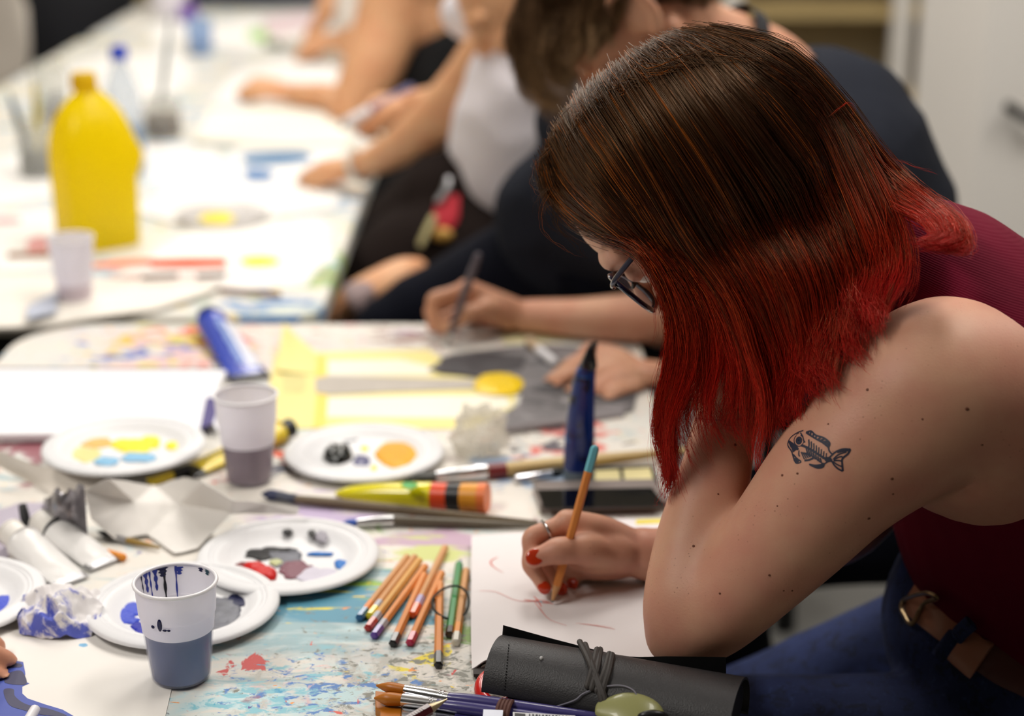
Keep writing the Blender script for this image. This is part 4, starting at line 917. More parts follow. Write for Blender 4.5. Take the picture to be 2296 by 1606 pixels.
M_b1 = mat('blue paint stroke', (40, 110, 160), .5); M_b2 = mat('light blue stroke', (150, 200, 220), .6)
ps = [o for o in bpy.data.objects if o.get('label', '').startswith('white paper with blue strokes')][0]
def on_paper(p, name, pts, m, z): 
    o = flat(name, pts, z, m, None, .0002, True); o.parent = p; return o
on_paper(ps, 'painted_stroke', [(545, 348), (600, 342), (684, 341), (696, 358), (640, 368), (556, 368)], M_b1, TZ + .0034)
on_paper(ps, 'painted_stroke', [(548, 382), (580, 378), (612, 386), (604, 404), (556, 404)], mat('mid blue stroke', (70, 120, 175), .6), TZ + .0034)
on_paper(ps, 'painted_stroke', [(500, 358), (520, 356), (535, 420), (522, 428)], mat('pale teal wash', (196, 222, 222), .6), TZ + .0034)
on_paper(ps, 'painted_stroke', [(335, 408), (356, 406), (354, 416), (336, 418)], M_b2, TZ + .0034)
b = MB(); b.slab(ccw([(p.x, p.y) for p in pxpoly([(430, 310), (470, 244), (700, 226), (770, 240), (792, 318), (620, 322)], TZ + .016)]), TZ + .002, TZ + .016, .001)
tb = b.build('drawing_board', mat('board paper', (242, 238, 226), .8), None, False); tag(tb, 'thick white drawing block under the raised hand with the white pen', 'drawing block')
b = MB(); b.box(tuple(T(450, 326, TZ + .004)), tuple(T(770, 322, TZ + .010))) if False else None
poly = ccw([(p.x, p.y) for p in pxpoly([(440, 326), (792, 320), (793, 313), (440, 318)], TZ + .004)]); b = MB(); b.slab(poly, TZ + .0015, TZ + .0075); e = b.build('painted_edge', mat('green grey edge', (150, 160, 140), .7, vary=.3, vscale=20), None, False); e.parent = tb
for pts, lab_, z in [([(520, 170), (640, 130), (780, 128), (790, 200), (600, 232), (470, 235)], 'bright white paper under the clenched far hand', TZ + .0006), ([(440, 60), (600, 40), (720, 44), (735, 90), (560, 110), (430, 100)], 'far white paper left of the farthest hands', TZ + .0006),
   ([(230, 130), (400, 110), (440, 170), (330, 260), (180, 250)], 'white paper left of the clear bottle with the blue cap', TZ + .0006), ([(-40, 360), (110, 330), (130, 440), (-40, 470)], 'white paper left of the yellow bottle', TZ + .0006), ([(-60, 480), (120, 470), (130, 610), (-60, 610)], 'white paper with pink dabs at the left edge of the second table', TZ + .0008),
   ([(100, 170), (250, 120), (300, 160), (150, 240)], 'white paper at the left rim of the third table', TZ + .0010), ([(330, 60), (420, 40), (430, 85), (350, 110)], 'small white paper before the purple pot', TZ + .0008), ([(320, 335), (470, 320), (500, 380), (330, 440)], 'white paper between the yellow bottle and the clear bottle', TZ + .0014)]:
    paper(pts, lab_, z)
pk = [o for o in bpy.data.objects if o.get('label', '').startswith('white paper with pink dabs')][0]
on_paper(pk, 'pink_dab', [(62, 540), (100, 530), (106, 565), (68, 572)], mat('pink wash', (226, 160, 160), .6), TZ + .0017)
on_paper(pk, 'pink_dab', [(-10, 490), (40, 488), (42, 500), (-10, 502)], mat('pink wash', (226, 160, 160), .6), TZ + .0017)
# plate with a yellow puddle
cc = T(500, 496); t = thing('clear_plate', cc, 'clear shallow plate with a yellow puddle on the second table', 'plate')
b = MB(); b.lathe([(1e-5, .004), (.055, .004), (.062, .007), (.078, .015), (.079, .0145), (.063, .0055), (.056, .0025), (1e-5, .0025)], cc, 48); b.build('dish', plastic_thin('clear plate plastic', (225, 222, 222), .45), t)
dab('yellow_puddle', 487, 489, 76, 26, TZ + .0045, P_yel, t, .0015, .15, 3)
wp = [o for o in bpy.data.objects if o.get('label', '').startswith('white paper with a yellow puddle')][0]
o = dab('yellow_puddle', 583, 586, 88, 24, TZ + .0019, mat('fresh yellow paint', (252, 236, 10), .3), None, .0008, .08, 5); o.parent = wp
# orange brush, dark sticks
t = thing('palette_knife', T(350, 592), 'orange plastic palette knife lying beside the lilac cup', 'palette knife')
M_or = mat('orange plastic', (248, 96, 34), .35)
b = MB(); b.tube([T(212, 596, TZ + .024), T(270, 592, TZ + .024), T(335, 588, TZ + .024), T(344, 590, TZ + .024)], [(.005, .003), (.013, .0035), (.015, .004), (.007, .005)], 14, 16, up=(0, 0, 1)); b.build('blade', M_or, t)
b = MB(); b.tube([T(344, 591, TZ + .024), T(420, 590, TZ + .023), T(498, 589, TZ + .020)], [.0065, .0078, .0072], 12, 10); b.build('handle', M_or, t)
def stick(p0, p1, r, rgb, label, z=.006, name='paint_stick'):
    b = MB(); b.tube([T(*p0, TZ + z), T(*p1, TZ + z)], r, 10); return tag(b.build(name, mat('stick ' + str(rgb), rgb, .5), None), label, 'stick')
stick((322, 622), (395, 617), .004, (110, 92, 84), 'short grey brown stick below the orange palette knife', .023)
stick((445, 619), (502, 617), .004, (84, 64, 54), 'short dark stick right of the grey brown one', .020)
stick((495, 650), (625, 660), .0038, (136, 96, 70), 'brown stick at the near edge of the white paper with the yellow puddle')
stick((22, 572), (108, 570), .0042, (164, 112, 80), 'brown stick left of the lilac cup')
# clear bottle with blue cap
M_clear = plastic_thin('clear bottle plastic', (196, 214, 232), .66, .08)
base = T(285, 388); t = thing('water_bottle', base, 'clear water bottle with a blue cap behind the yellow bottle', 'bottle')
R = .0375; b = MB(); b.lathe([(1e-5, 0), (R * .9, 0), (R, .006), (R, .04), (R * .95, .045), (R, .05), (R, .085), (R * .95, .09), (R, .095), (R, .13), (R * .86, .16), (R * .6, .19), (R * .37, .21), (R * .36, .222)], base, 36); b.build('bottle_body', M_clear, t)
b = MB(); b.lathe([(1e-5, .004), (R * .93, .004), (R * .97, .01), (R * .97, .09), (1e-5, .09)], base, 30); b.build('water', plastic_thin('bluish water', (130, 160, 196), .45), t)
b = MB(); b.lathe([(1e-5, .218), (.0165, .218), (.017, .222), (.016, .238), (.012, .243), (1e-5, .243)], base, 24); b.build('cap', mat('blue cap', (20, 60, 190), .3), t, True, 40)
# jars with brushes
M_glass = plastic_thin('jar glass', (228, 228, 220), .72, .05)
def jar(px, py, r, h, level, mw, label, sticks=()):
    base = T(px, py); t = thing('jar', base, label, 'jar', 'water jars')
    b = MB(); b.lathe([(1e-5, 0), (r * .95, 0), (r, .005), (r, h * .8), (r * .86, h * .88), (r * .88, h), (r * .84, h), (r * .82, h * .88), (r * .95, h * .8), (r * .95, .006), (1e-5, .004)], base, 32); b.build('glass', M_glass, t)
    b = MB(); b.lathe([(1e-5, .005), (r * .93, .005), (r * .93, h * level), (1e-5, h * level)], base, 28); b.build('water', mw, t, True, 50)
    return t, base
t, bs = jar(366, 306, .040, .085, .55, mat('brown water', (74, 44, 36), .15), 'glass jar half full of brown paint water')
def jbrush(b0, dx, dy, L, r, rgb, lab_):
    q = thing('paintbrush', b0, lab_, 'paintbrush', 'brushes standing in jars'); e = b0 + V3((dx, dy, 1)).normalized() * L
    b = MB(); b.tube([b0.lerp(e, .22), b0.lerp(e, .6), e], [r * .9, r * 1.2, r * .5], 10, 12); b.build('handle', mat('handle ' + str(rgb), rgb, .4), q)
    b = MB(); b.tube([b0.lerp(e, .10), b0.lerp(e, .22)], r * .95, 10, rnd=False); b.build('ferrule', M_fer, q)
    b = MB(); b.tube([b0, b0.lerp(e, .10)], [r * .5, r], 10); b.build('bristles', M_black, q)
jbrush(bs + V3((-.012, 0, .01)), .16, .12, .245, .005, (120, 130, 130), 'grey brush leaning to the right in the jar of brown water')
t, bs = jar(96, 392, .042, .10, .45, mat('murky grey water', (120, 122, 126), .2), 'glass jar of murky grey water left of the yellow bottle')
jbrush(bs + V3((-.016, 0, .01)), -.25, .05, .15, .006, (44, 64, 84), 'dark blue handled brush in the jar left of the yellow bottle')
jbrush(bs + V3((-.004, .005, .01)), -.02, .1, .16, .006, (190, 170, 40), 'yellow handled brush in the jar left of the yellow bottle')
jbrush(bs + V3((.012, 0, .01)), .15, .1, .15, .006, (120, 112, 124), 'mauve handled brush in the jar left of the yellow bottle')
t, bs = jar(118, 258, .040, .12, .4, mat('clear water', (220, 226, 228), .1), 'clear glass jar far left behind the jar of murky water')
t = thing('plastic_cup', T(450, 122), 'pale blue translucent cup on the far table', 'cup'); b = MB(); b.lathe([(1e-5, .001), (.032, .001), (.037, .10), (.036, .10), (.031, .004), (1e-5, .004)], T(450, 122), 28); b.build('cup_wall', plastic_thin('pale blue plastic', (186, 210, 240), .4), t)
b = MB(); b.lathe([(1e-5, .004), (.0305, .004), (.033, .05), (1e-5, .05)], T(450, 122), 24); b.build('water', mat('pale blue water', (160, 184, 222), .2), t, True, 50)
t = thing('pot', T(392, 40), 'white pot with a purple side at the far left of the tables', 'pot'); b = MB(); b.lathe([(1e-5, 0), (.055, 0), (.06, .02), (.06, .09), (.055, .1), (1e-5, .1)], T(380, 42), 28); b.build('pot_body', mat('white glaze', (236, 232, 238), .3), t)
b = MB(); b.lathe([(1e-5, 0), (.026, 0), (.028, .055), (1e-5, .06)], T(424, 50), 20); tag(b.build('lid', mat('purple plastic', (110, 50, 170), .4), None), 'small purple lid beside the white pot', 'lid')
dab('green_blot', 580, 78, 56, 26, TZ + .0015, mat('leaf green paint', (170, 210, 130), .5), None, .004, .2, 2); tag(bpy.data.objects['green_blot'], 'pale green paint blot on the far table', 'paint blot')
t = thing('bowl', T(660, 112), 'small white bowl beside the farthest hands', 'bowl'); b = MB(); b.lathe([(1e-5, .003), (.03, .003), (.05, .035), (.048, .035), (.028, .006), (1e-5, .006)], T(660, 112), 28); b.build('bowl_body', M_white, t)
for i, (x, y, rx, s, lab_) in enumerate([(560, 20, .09, 3, 'dark cloth bundle at the far end of the tables'),]):
    c = T(x, y); b = MB(); b.tube([c + V3((-.16, .02, .045)), c + V3((0, .04, .056)), c + V3((.26, .03, .04))], [(.05, .035), (.07, .05), (.05, .03)], 12, 12); tag(b.build('cloth', mat('slate cloth', (70, 76, 92), .9), None), lab_, 'cloth')
t = thing('paint_tray', T(650, 60), 'pink and white paint tray on the farthest table', 'tray'); b = MB(); b.slab(ccw([(p.x, p.y) for p in pxpoly([(590, 52), (700, 36), (712, 62), (600, 84)])]), TZ + .002, TZ + .016, .002); b.build('tray_body', mat('pinkish plastic', (232, 210, 214), .4), t, False)
b = MB(); b.tube([T(600, 100, TZ + .01), T(700, 92, TZ + .01)], .012, 10); tag(b.build('cloth_strip', mat('olive grey cloth', (130, 132, 112), .9), None), 'olive grey rolled cloth in front of the pink tray', 'cloth')
# ================================================================ people: helpers
def skin_mat(name, rgb, red, freckle=0):
    m = bpy.data.materials.new(name); m.use_nodes = True; nt = m.node_tree; L = nt.links.new; b = nt.nodes['Principled BSDF']
    setin(b, 'Roughness', .48); setin(b, 'Specular IOR Level', .35)
    setin(b, 'Subsurface Weight', .12); setin(b, 'Subsurface Radius', (.010, .004, .002)); setin(b, 'Subsurface Scale', .5)
    tc = nt.nodes.new('ShaderNodeTexCoord')
    nz = nt.nodes.new('ShaderNodeTexNoise'); nz.inputs['Scale'].default_value = 22; nz.inputs['Detail'].default_value = 5; L(tc.outputs['Object'], nz.inputs['Vector'])
    mr = nt.nodes.new('ShaderNodeMapRange'); mr.inputs['From Min'].default_value = .35; mr.inputs['From Max'].default_value = .7; L(nz.outputs['Fac'], mr.inputs['Value'])
    mx = nt.nodes.new('ShaderNodeMix'); mx.data_type = 'RGBA'; mx.inputs[6].default_value = col(rgb); mx.inputs[7].default_value = col(red); L(mr.outputs[0], mx.inputs[0]); cur = mx.outputs[2]
    if freckle:
        for sc, th, rgb2, op in ((170, .075, (120, 72, 50), .7), (420, .10, (140, 90, 66), .45)):
            vo = nt.nodes.new('ShaderNodeTexVoronoi'); vo.inputs['Scale'].default_value = sc; L(tc.outputs['Object'], vo.inputs['Vector'])
            r2 = nt.nodes.new('ShaderNodeMapRange'); r2.inputs['From Min'].default_value = th + .06; r2.inputs['From Max'].default_value = th; L(vo.outputs['Distance'], r2.inputs['Value'])
            n3 = nt.nodes.new('ShaderNodeTexNoise'); n3.inputs['Scale'].default_value = sc * .12; L(tc.outputs['Object'], n3.inputs['Vector'])
            r3 = nt.nodes.new('ShaderNodeMapRange'); r3.inputs['From Min'].default_value = .5; r3.inputs['From Max'].default_value = .68; r3.inputs['To Max'].default_value = op; L(n3.outputs['Fac'], r3.inputs['Value'])
            mu = nt.nodes.new('ShaderNodeMath'); mu.operation = 'MULTIPLY'; L(r2.outputs[0], mu.inputs[0]); L(r3.outputs[0], mu.inputs[1])
            m2 = nt.nodes.new('ShaderNodeMix'); m2.data_type = 'RGBA'; m2.inputs[7].default_value = col(rgb2); L(mu.outputs[0], m2.inputs[0]); L(cur, m2.inputs[6]); cur = m2.outputs[2]
    L(cur, b.inputs['Base Color'])
    n2 = nt.nodes.new('ShaderNodeTexNoise'); n2.inputs['Scale'].default_value = 500; n2.inputs['Detail'].default_value = 3; L(tc.outputs['Object'], n2.inputs['Vector'])
    bp = nt.nodes.new('ShaderNodeBump'); bp.inputs['Strength'].default_value = .12; bp.inputs['Distance'].default_value = .001; L(n2.outputs['Fac'], bp.inputs['Height']); L(bp.outputs[0], b.inputs['Normal'])
    return m
SK1 = skin_mat('fair freckled skin', (211, 160, 132), (204, 142, 120), 1)
SK2 = skin_mat('light skin', (212, 164, 136), (208, 146, 124)); SK3 = skin_mat('warm skin', (222, 170, 128), (214, 154, 114)); SK4 = skin_mat('ruddy skin', (204, 154, 124), (198, 138, 110))

def finger(mb, pts, r0, r1, knuck=1.06):
    k = len(pts); rad = []
    for i in range(k): rad.append(r0 + (r1 - r0) * i / (k - 1))
    P = []; R = []
    for i in range(k):
        P.append(pts[i]); R.append(rad[i] * (knuck if 0 < i < k - 1 else 1))
        if i < k - 1: P.append(V3(pts[i]).lerp(V3(pts[i + 1]), .5)); R.append((rad[i] + rad[i + 1]) / 2 * .95)
    mb.tube(P, R, 14, (len(P) - 1) * 4 + 1)
def nail(p_dip, p_tip, n, r, m, parent, w=.0058, ln=.0065):
    d = (V3(p_tip) - V3(p_dip)).normalized(); n = V3(n); n = (n - d * n.dot(d)).normalized(); s = d.cross(n)
    c = V3(p_tip) - d * .0005 + n * (r * .80); b = MB(); b.ell(c, (ln, w, .0016), (d, s, n), 16, 8); return b.build('fingernail', m, parent)
def hand(mb, wrist, fwd, back, thumb, curl=(.5, .5, .55, .6), k=1.0, spread=.06, th=None):
    """open-ended hand: five separate fingers of unequal length, thumb leaving the side of the palm"""
    fwd = V3(fwd).normalized(); back = V3(back); back = (back - fwd * back.dot(fwd)).normalized(); tv = fwd.cross(back)
    if tv.dot(V3(thumb)) < 0: tv = -tv
    W_ = V3(wrist); tips = []
    for i, (f, s, ls) in enumerate([(.086, .028, (.042, .025, .02)), (.090, .009, (.046, .029, .021)), (.085, -.010, (.042, .027, .020)), (.075, -.028, (.033, .020, .018))]):
        K = W_ + fwd * f * k + tv * s * k - back * (abs(s - .008) * .15 * k)
        mb.tube([W_ + tv * s * .5 * k, W_.lerp(K, .55) + back * .003 * k, K], [.0155 * k, .0150 * k, .0125 * k], 14, 9)
        pts = [K]; a = (0.10 + curl[i] * .5); d0 = (fwd + tv * ((1.2 - i) * spread)).normalized()
        for j, l in enumerate(ls):
            d = d0 * math.cos(a) - back * math.sin(a); pts.append(pts[-1] + d * l * k); a += curl[i] * (.9 if j == 0 else .6)
        finger(mb, pts, .0098 * k, .0070 * k); tips.append(pts)
    mb.ell(W_ + fwd * .045 * k, (.045 * k, .034 * k, .0145 * k), (fwd, tv, back), 18, 12)
    B0 = W_ + fwd * .018 * k + tv * .020 * k - back * .006 * k
    th = th or [(.05, .030, -.012), (.078, .040, -.020), (.100, .044, -.026)]
    pts = [B0] + [W_ + fwd * a * k + tv * b_ * k + back * c_ * k for a, b_, c_ in th]
    finger(mb, pts, .0150 * k, .0085 * k); tips.append(pts); return tips

def head_axes(f, roll=0):
    f = V3(f).normalized(); l = V3((0, -1, 0)); l = (l - f * l.dot(f)).normalized(); u = l.cross(f) * -1
    if u.dot(V3((0, 0, 1))) < 0 and False: u = -u
    return f, u, l
def head_shape(mb, Hc, f, u, l, k=1.0, face=True):
    def P(a, b, c=0): return Hc + (f * a + u * b + l * c) * k
    ax = (f, l, u)
    mb.ell(P(0, .010), (.097 * k, .075 * k, .100 * k), ax, 32, 20)
    mb.ell(P(.035, -.045), (.060 * k, .057 * k, .078 * k), ax, 24, 16)
    for s in (-1, 1):
        mb.tube([P(-.012, -.055, s * .056), P(.012, -.092, s * .048), P(.062, -.115, s * .012)], [.018 * k, .019 * k, .017 * k], 12, 10)
        mb.ell(P(.060, -.036, s * .038), (.030 * k, .024 * k, .026 * k), ax, 16, 10)
        mb.tube([P(.090, .018, s * .006), P(.088, .022, s * .032), P(.070, .018, s * .054)], [.012 * k, .0125 * k, .012 * k], 12, 8)
        mb.ell(P(.0815, -.001, s * .031), (.0125 * k, .0155 * k, .0115 * k), ax, 14, 10)
        mb.ell(P(-.006, -.012, s * .076), (.017 * k, .0075 * k, .030 * k), ((f + l * (s * -.35)).normalized(), l, u), 16, 10)
        mb.ell(P(.100, -.035, s * .009), (.009 * k, .008 * k, .008 * k), ax, 10, 8)
    mb.tube([P(.094, .016), P(.101, -.008), P(.108, -.028), P(.100, -.038)], [.0085 * k, .0088 * k, .0105 * k, .010 * k], 12, 14)
    mb.ell(P(.094, -.066), (.012 * k, .024 * k, .0065 * k), ax, 14, 8); mb.ell(P(.092, -.078), (.012 * k, .020 * k, .0065 * k), ax, 14, 8)
    mb.ell(P(.078, -.108), (.020 * k, .020 * k, .018 * k), ax, 14, 8)
    return P

def person(loc, label, group='people around the work tables'):
    return thing('person', loc, label, 'person', group)
def skin_part(mb, root, m, voxel=.0024, it=5, name='body'):
    at = ORG[root.name]; me = fuse(mb, voxel, it, .5, at); o = finish(name, me, m, root, True, 0); return o
def cloth_part(mb, root, m, name, voxel=.005, it=6, wr=0, wsc=18, parent=None):
    at = ORG[root.name]; me = fuse(mb, voxel, it, .5, at)
    if wr:
        nrm = [v.normal.copy() for v in me.vertices]
        for v, vn in zip(me.vertices, nrm):
            p = v.co; q = noise.noise(V3((p.x * wsc, p.y * wsc * .6, p.z * wsc))) ; q2 = abs(noise.noise(V3((p.x * wsc * .7 + 9, p.y * wsc * .4, p.z * wsc * 1.1))))
            v.co = p + vn * wr * (q - 1.2 * q2)
    return finish(name, me, m, root, True, 0)

# ================================================================ the red-haired woman
def q3(a): return Qy(*a)
WOM = person((.5, 1.42, 0), 'person with long red hair, burgundy sleeveless top and fish tattoo, drawing')
HY = 1.425; HC = Qy(1578, 418, HY)
hf = V3((-.56, .17, -.81)).normalized(); hl = V3((-.30, -.95, .02)); hl = (hl - hf * hl.dot(hf)).normalized(); hu = hl.cross(hf)
if hu.x > 0: hu = -hu
b = MB(); HP = head_shape(b, HC, hf, hu, hl); b.ell(HP(.036, .038), (.066, .060, .062), (hf, hl, hu), 24, 16); b.ell(HP(.070, .004), (.023, .050, .032), (hf, hl, hu), 20, 12)
b.ell(Qy(2150, 1000, 1.335), (.06, .06, .06))
b.tube([HP(-.025, -.05), HP(-.045, -.10), Qy(2000, 620, 1.46)], [.044, .042, .044], 20, 12)           # neck
# left arm (near): shoulder, upper arm, forearm, hand under the hair
ua = [(2270, 940, 1.36, .100), (2205, 905, 1.330, .094), (2095, 890, 1.305, .078), (1990, 970, 1.297, .066), (1884, 1064, 1.29, .0575), (1780, 1183, 1.285, .0500), (1678, 1296, 1.283, .0425), (1600, 1372, 1.282, .0385), (1546, 1414, 1.282, .034)]
b.tube([q3(a[:3]) for a in ua], [a[3] for a in ua], 28, 44)
fa = [(1530, 1416, 1.282, .0335), (1540, 1350, 1.292, .0375), (1560, 1240, 1.318, .0372), (1583, 1140, 1.342, .0345), (1605, 1060, 1.358, .0315), (1624, 970, 1.376, .0280), (1640, 900, 1.390, .0262)]
b.tube([q3(a[:3]) for a in fa], [(a[3], a[3] * .94) for a in fa], 24, 34)
b.ell(Qy(1512, 1428, 1.283), (.026, .026, .026))
lw = Qy(1640, 900, 1.390); k0 = Qy(1628, 760, 1.398)
hand(b, lw, (k0 - lw), (.75, -.6, .25), (-1, 0, .2), curl=(.35, .35, .35, .4))
# right arm (far) and drawing hand
ra = [(2080, 820, 1.56, .060), (2000, 980, 1.55, .048), (1890, 1160, 1.53, .042), (1750, 1195, 1.50, .037), (1600, 1228, 1.472, .032), (1490, 1246, 1.457, .0265), (1430, 1240, 1.452, .0235)]
b.tube([q3(a[:3]) for a in ra], [a[3] for a in ra], 22, 34)
RW = Qy(1428, 1240, 1.452)
MC = [Qy(1272, 1172, 1.440), Qy(1270, 1178, 1.458), Qy(1280, 1196, 1.472), Qy(1298, 1222, 1.482)]
for i, K in enumerate(MC):
    b.tube([RW, RW.lerp(K, .5) + V3((0, 0, .004)), K], [.0195, .0165, .0125 - i * .0004], 16, 10)
FI = [[MC[0], Qy(1194, 1206, 1.428), Qy(1190, 1266, 1.417), Qy(1221, 1316, 1.412)], [MC[1], Qy(1206, 1222, 1.446), Qy(1226, 1284, 1.436), Qy(1258, 1322, 1.429)],
      [MC[2], Qy(1226, 1246, 1.462), Qy(1254, 1296, 1.452), Qy(1288, 1312, 1.442)], [MC[3], Qy(1262, 1268, 1.472), Qy(1292, 1304, 1.464), Qy(1318, 1308, 1.456)]]
for i, F in enumerate(FI): finger(b, F, .0102 - .0006 * i, .0071 - .0004 * i)
TH = [Qy(1392, 1246, 1.440), Qy(1312, 1232, 1.420), Qy(1250, 1236, 1.409), Qy(1197, 1252, 1.405)]
finger(b, TH, .0175, .0092); b.ell(Qy(1345, 1240, 1.436), (.036, .018, .021)); b.ell(Qy(1350, 1262, 1.452), (.040, .02, .016))
for v in b.v:
    if v.x < .2 and v.z < TZ + .0128: v.z = TZ + .0128
body = skin_part(b, WOM, SK1, .0022, 5)
def relax(o, root, mask, it):
    me = o.data; n = len(me.vertices); co = np.empty(n * 3); me.vertices.foreach_get('co', co); co = co.reshape(-1, 3)
    ed = np.empty(len(me.edges) * 2, np.int32); me.edges.foreach_get('vertices', ed); a, c = ed[0::2], ed[1::2]
    deg = np.bincount(np.concatenate([a, c]), minlength=n); m = mask(co + np.array(ORG[root.name]))[:, None].astype(float)
    for k in range(it):
        s = np.stack([np.bincount(a, co[c, j], n) + np.bincount(c, co[a, j], n) for j in range(3)], 1) / np.maximum(deg, 1)[:, None]
        co = co + (s - co) * .6 * m
    me.vertices.foreach_set('co', co.ravel()); me.update()
relax(body, WOM, lambda c: (c[:, 1] < 1.375) & ~((c[:, 2] > 1.0) & (c[:, 0] < .2)), 70)
W0 = ORG[WOM.name]; WT = tree_of(body.data, W0)
M_nail = mat('orange red nail varnish', (196, 56, 22), .18, coat=.5)
nail(TH[2], TH[3], (-.1, -.85, .45), .0092, M_nail, WOM, .0074, .0082)
nail(FI[0][2], FI[0][3], (-.1, -.9, .35), .0071, M_nail, WOM); nail(FI[1][2], FI[1][3], (.1, -.9, .35), .0067, M_nail, WOM); nail(FI[2][2], FI[2][3], (.2, -.9, .3), .0063, M_nail, WOM)
# fish tattoo, drawn on the skin
def fz(X, Y): return (1620 + X / 6.69, 900 + Y / 6.69)
M_ink = mat('tattoo ink', (36, 38, 58), .55); b = MB()
def ink(pts, w, n=None): stroke(WT, [fz(p[0], p[1]) + ((p[2],) if len(p) > 2 else ()) for p in pts], w, b, n, .00025)
ink([(1215, 440), (1130, 470), (1040, 530), (990, 600), (985, 670), (1030, 740), (1050, 790), (1070, 860), (1090, 910)], .0011, 40)
ink([(1170, 470), (1205, 530), (1220, 590), (1240, 620)], .0011); ink([(1110, 500), (1150, 480)], .0007)
for r in (16, 34): ink([(1148 + r * math.cos(a), 590 + r * 1.25 * math.sin(a)) for a in np.linspace(0, 2 * PI, 12)], .0034 if r < 20 else .002, 30)
ink([(1148 + 72 * math.cos(a), 590 + 86 * math.sin(a)) for a in np.linspace(-1.2, 4.2, 12)], .0008, 36)
for i in range(9): ink([(1000 + i * 13, 600 + i * 9), (1040 + i * 12, 690 + i * 5)], .0019, 6)     # shaded jaw
for i in range(5): ink([(1050 + i * 22, 690 + i * 6), (1070 + i * 14, 760 - i * 10)], .0020, 6)
ink([(1180, 660), (1260, 690), (1350, 740), (1440, 800), (1540, 860), (1600, 880)], .0019, 24)
for i in range(8):
    x, y = 1290 + i * 36, 640 + i * 28; ink([(1235 + i * 38 + 60, 575 + i * 29), (x - 8 + 18, y + 10), (x + 2, y + 60)], .0013 - .00005 * i, 8)
    if i < 7: ink([(x - 40, y + 45), (x - 18, y + 120), (x - 6 + i * 3, y + 170 - i * 8)], .0012, 8)
for i in range(5): ink([(1180 + i * 22, 760 + i * 4), (1230 + i * 30, 870 - i * 10)], .0010, 6)
ink([(1150, 740), (1145, 800), (1160, 830)], .0012, 8); ink([(1230, 890), (1300, 880), (1370, 850)], .0016, 8)
up_ = [(1255, 465), (1330, 450), (1400, 510), (1520, 550), (1605, 620), (1600, 680)]; lo_ = [(1255, 470), (1330, 520), (1420, 575), (1500, 620), (1590, 690)]
ink(up_, .0014, 24); ink(lo_, .0014, 24)
for t_ in np.linspace(.12, .95, 9):
    a_ = spl(up_, 50)[int(t_ * 49)]; c_ = spl(lo_, 50)[int(t_ * 49)]; ink([tuple(a_), tuple(c_)], .0017, 5)
ink([(1590, 650), (1600, 740), (1650, 800)], .0013, 10)
ink([(1065, 800), (1120, 860), (1180, 910), (1110, 930), (1080, 880), (1065, 810)], .0011, 20); ink([(1085, 860), (1140, 910)], .0036, 6)
ink([(1300, 945), (1400, 960), (1520, 940), (1600, 890)], .0011, 16); ink([(1310, 955), (1420, 1000), (1500, 990), (1530, 945)], .0012, 16)
for i in range(5): ink([(1375 + i * 34, 962 - i * 2), (1390 + i * 30, 998 - abs(i - 2) * 4)], .0018, 5)
ink([(1600, 850), (1640, 810), (1700, 760), (1800, 720), (1920, 720)], .0014, 20); ink([(1920, 720), (1880, 790), (1800, 860), (1795, 940), (1805, 1050)], .0015, 22)
ink([(1805, 1050), (1730, 1010), (1670, 950), (1640, 900), (1570, 900), (1540, 870)], .0014, 22); ink([(1560, 840), (1620, 880), (1660, 930)], .0012, 10)
for p_ in ([(1660, 870), (1740, 800), (1860, 760)], [(1665, 880), (1740, 840), (1800, 830)], [(1665, 890), (1740, 890), (1790, 900)], [(1660, 905), (1720, 950), (1790, 980)], [(1720, 770), (1820, 745), (1890, 740)]): ink(p_, .0011, 10)
ink([(1560, 870), (1600, 850), (1640, 890)], .0018, 8)
b.build('tattoo', M_ink, WOM)
b = MB()
for (x, y, r) in [(2168, 917, .0019), (1945, 874, .0016), (2202, 998, .0013), (2000, 1074, .0016), (2002, 1108, .0012), (1948, 1163, .0017), (1754, 1066, .0015), (1788, 1062, .0013), (1725, 1290, .0013), (1614, 1331, .0012), (1776, 1325, .0012), (1757, 1325, .0010), (1555, 1225, .0015), (1648, 998, .0017), (1857, 951, .0010), (1743, 1135, .0009), (2068, 940, .0010), (1610, 1108, .0010)]:
    h = on_tree(WT, x, y, .0002)
    if h: s_, u_, d_ = axes_of(h[1], V3((0.1, .2, 1))); b.ell(h[0], (r * .8, r * .7, .0004), (s_, u_, d_), 10, 6)
b.build('moles', mat('brown mole', (112, 64, 44), .6), WOM)['kind'] = 'stuff'
b = MB(); stroke(WT, [(1560, 938), (1600, 942), (1640, 942), (1680, 938)], .0012, b, 14, .0003); b.build('wrist_line', mat('faint ink', (120, 90, 90), .6), WOM)
# eyes, lashes
for s in (-1, 1):
    b = MB(); b.ell(HP(.079, -.006, s * .031), (.0112, .0112, .0112)); b.build('eye', mat('eye white', (225, 220, 214), .2), WOM)
    b = MB(); b.tube([HP(.093, -.006, s * .018), HP(.098, -.008, s * .031), HP(.090, -.006, s * .044)], .0012, 8, 8); b.build('eyelash', mat('dark lashes', (30, 20, 16), .6), WOM)
    b = MB(); b.tube([HP(.097, .022, s * .014), HP(.0955, .027, s * .032), HP(.080, .024, s * .052)], [(.001, .0030), (.001, .0028), (.0008, .0016)], 10, 10); b.build('eyebrow', mat('brown brows', (74, 46, 30), .7), WOM)
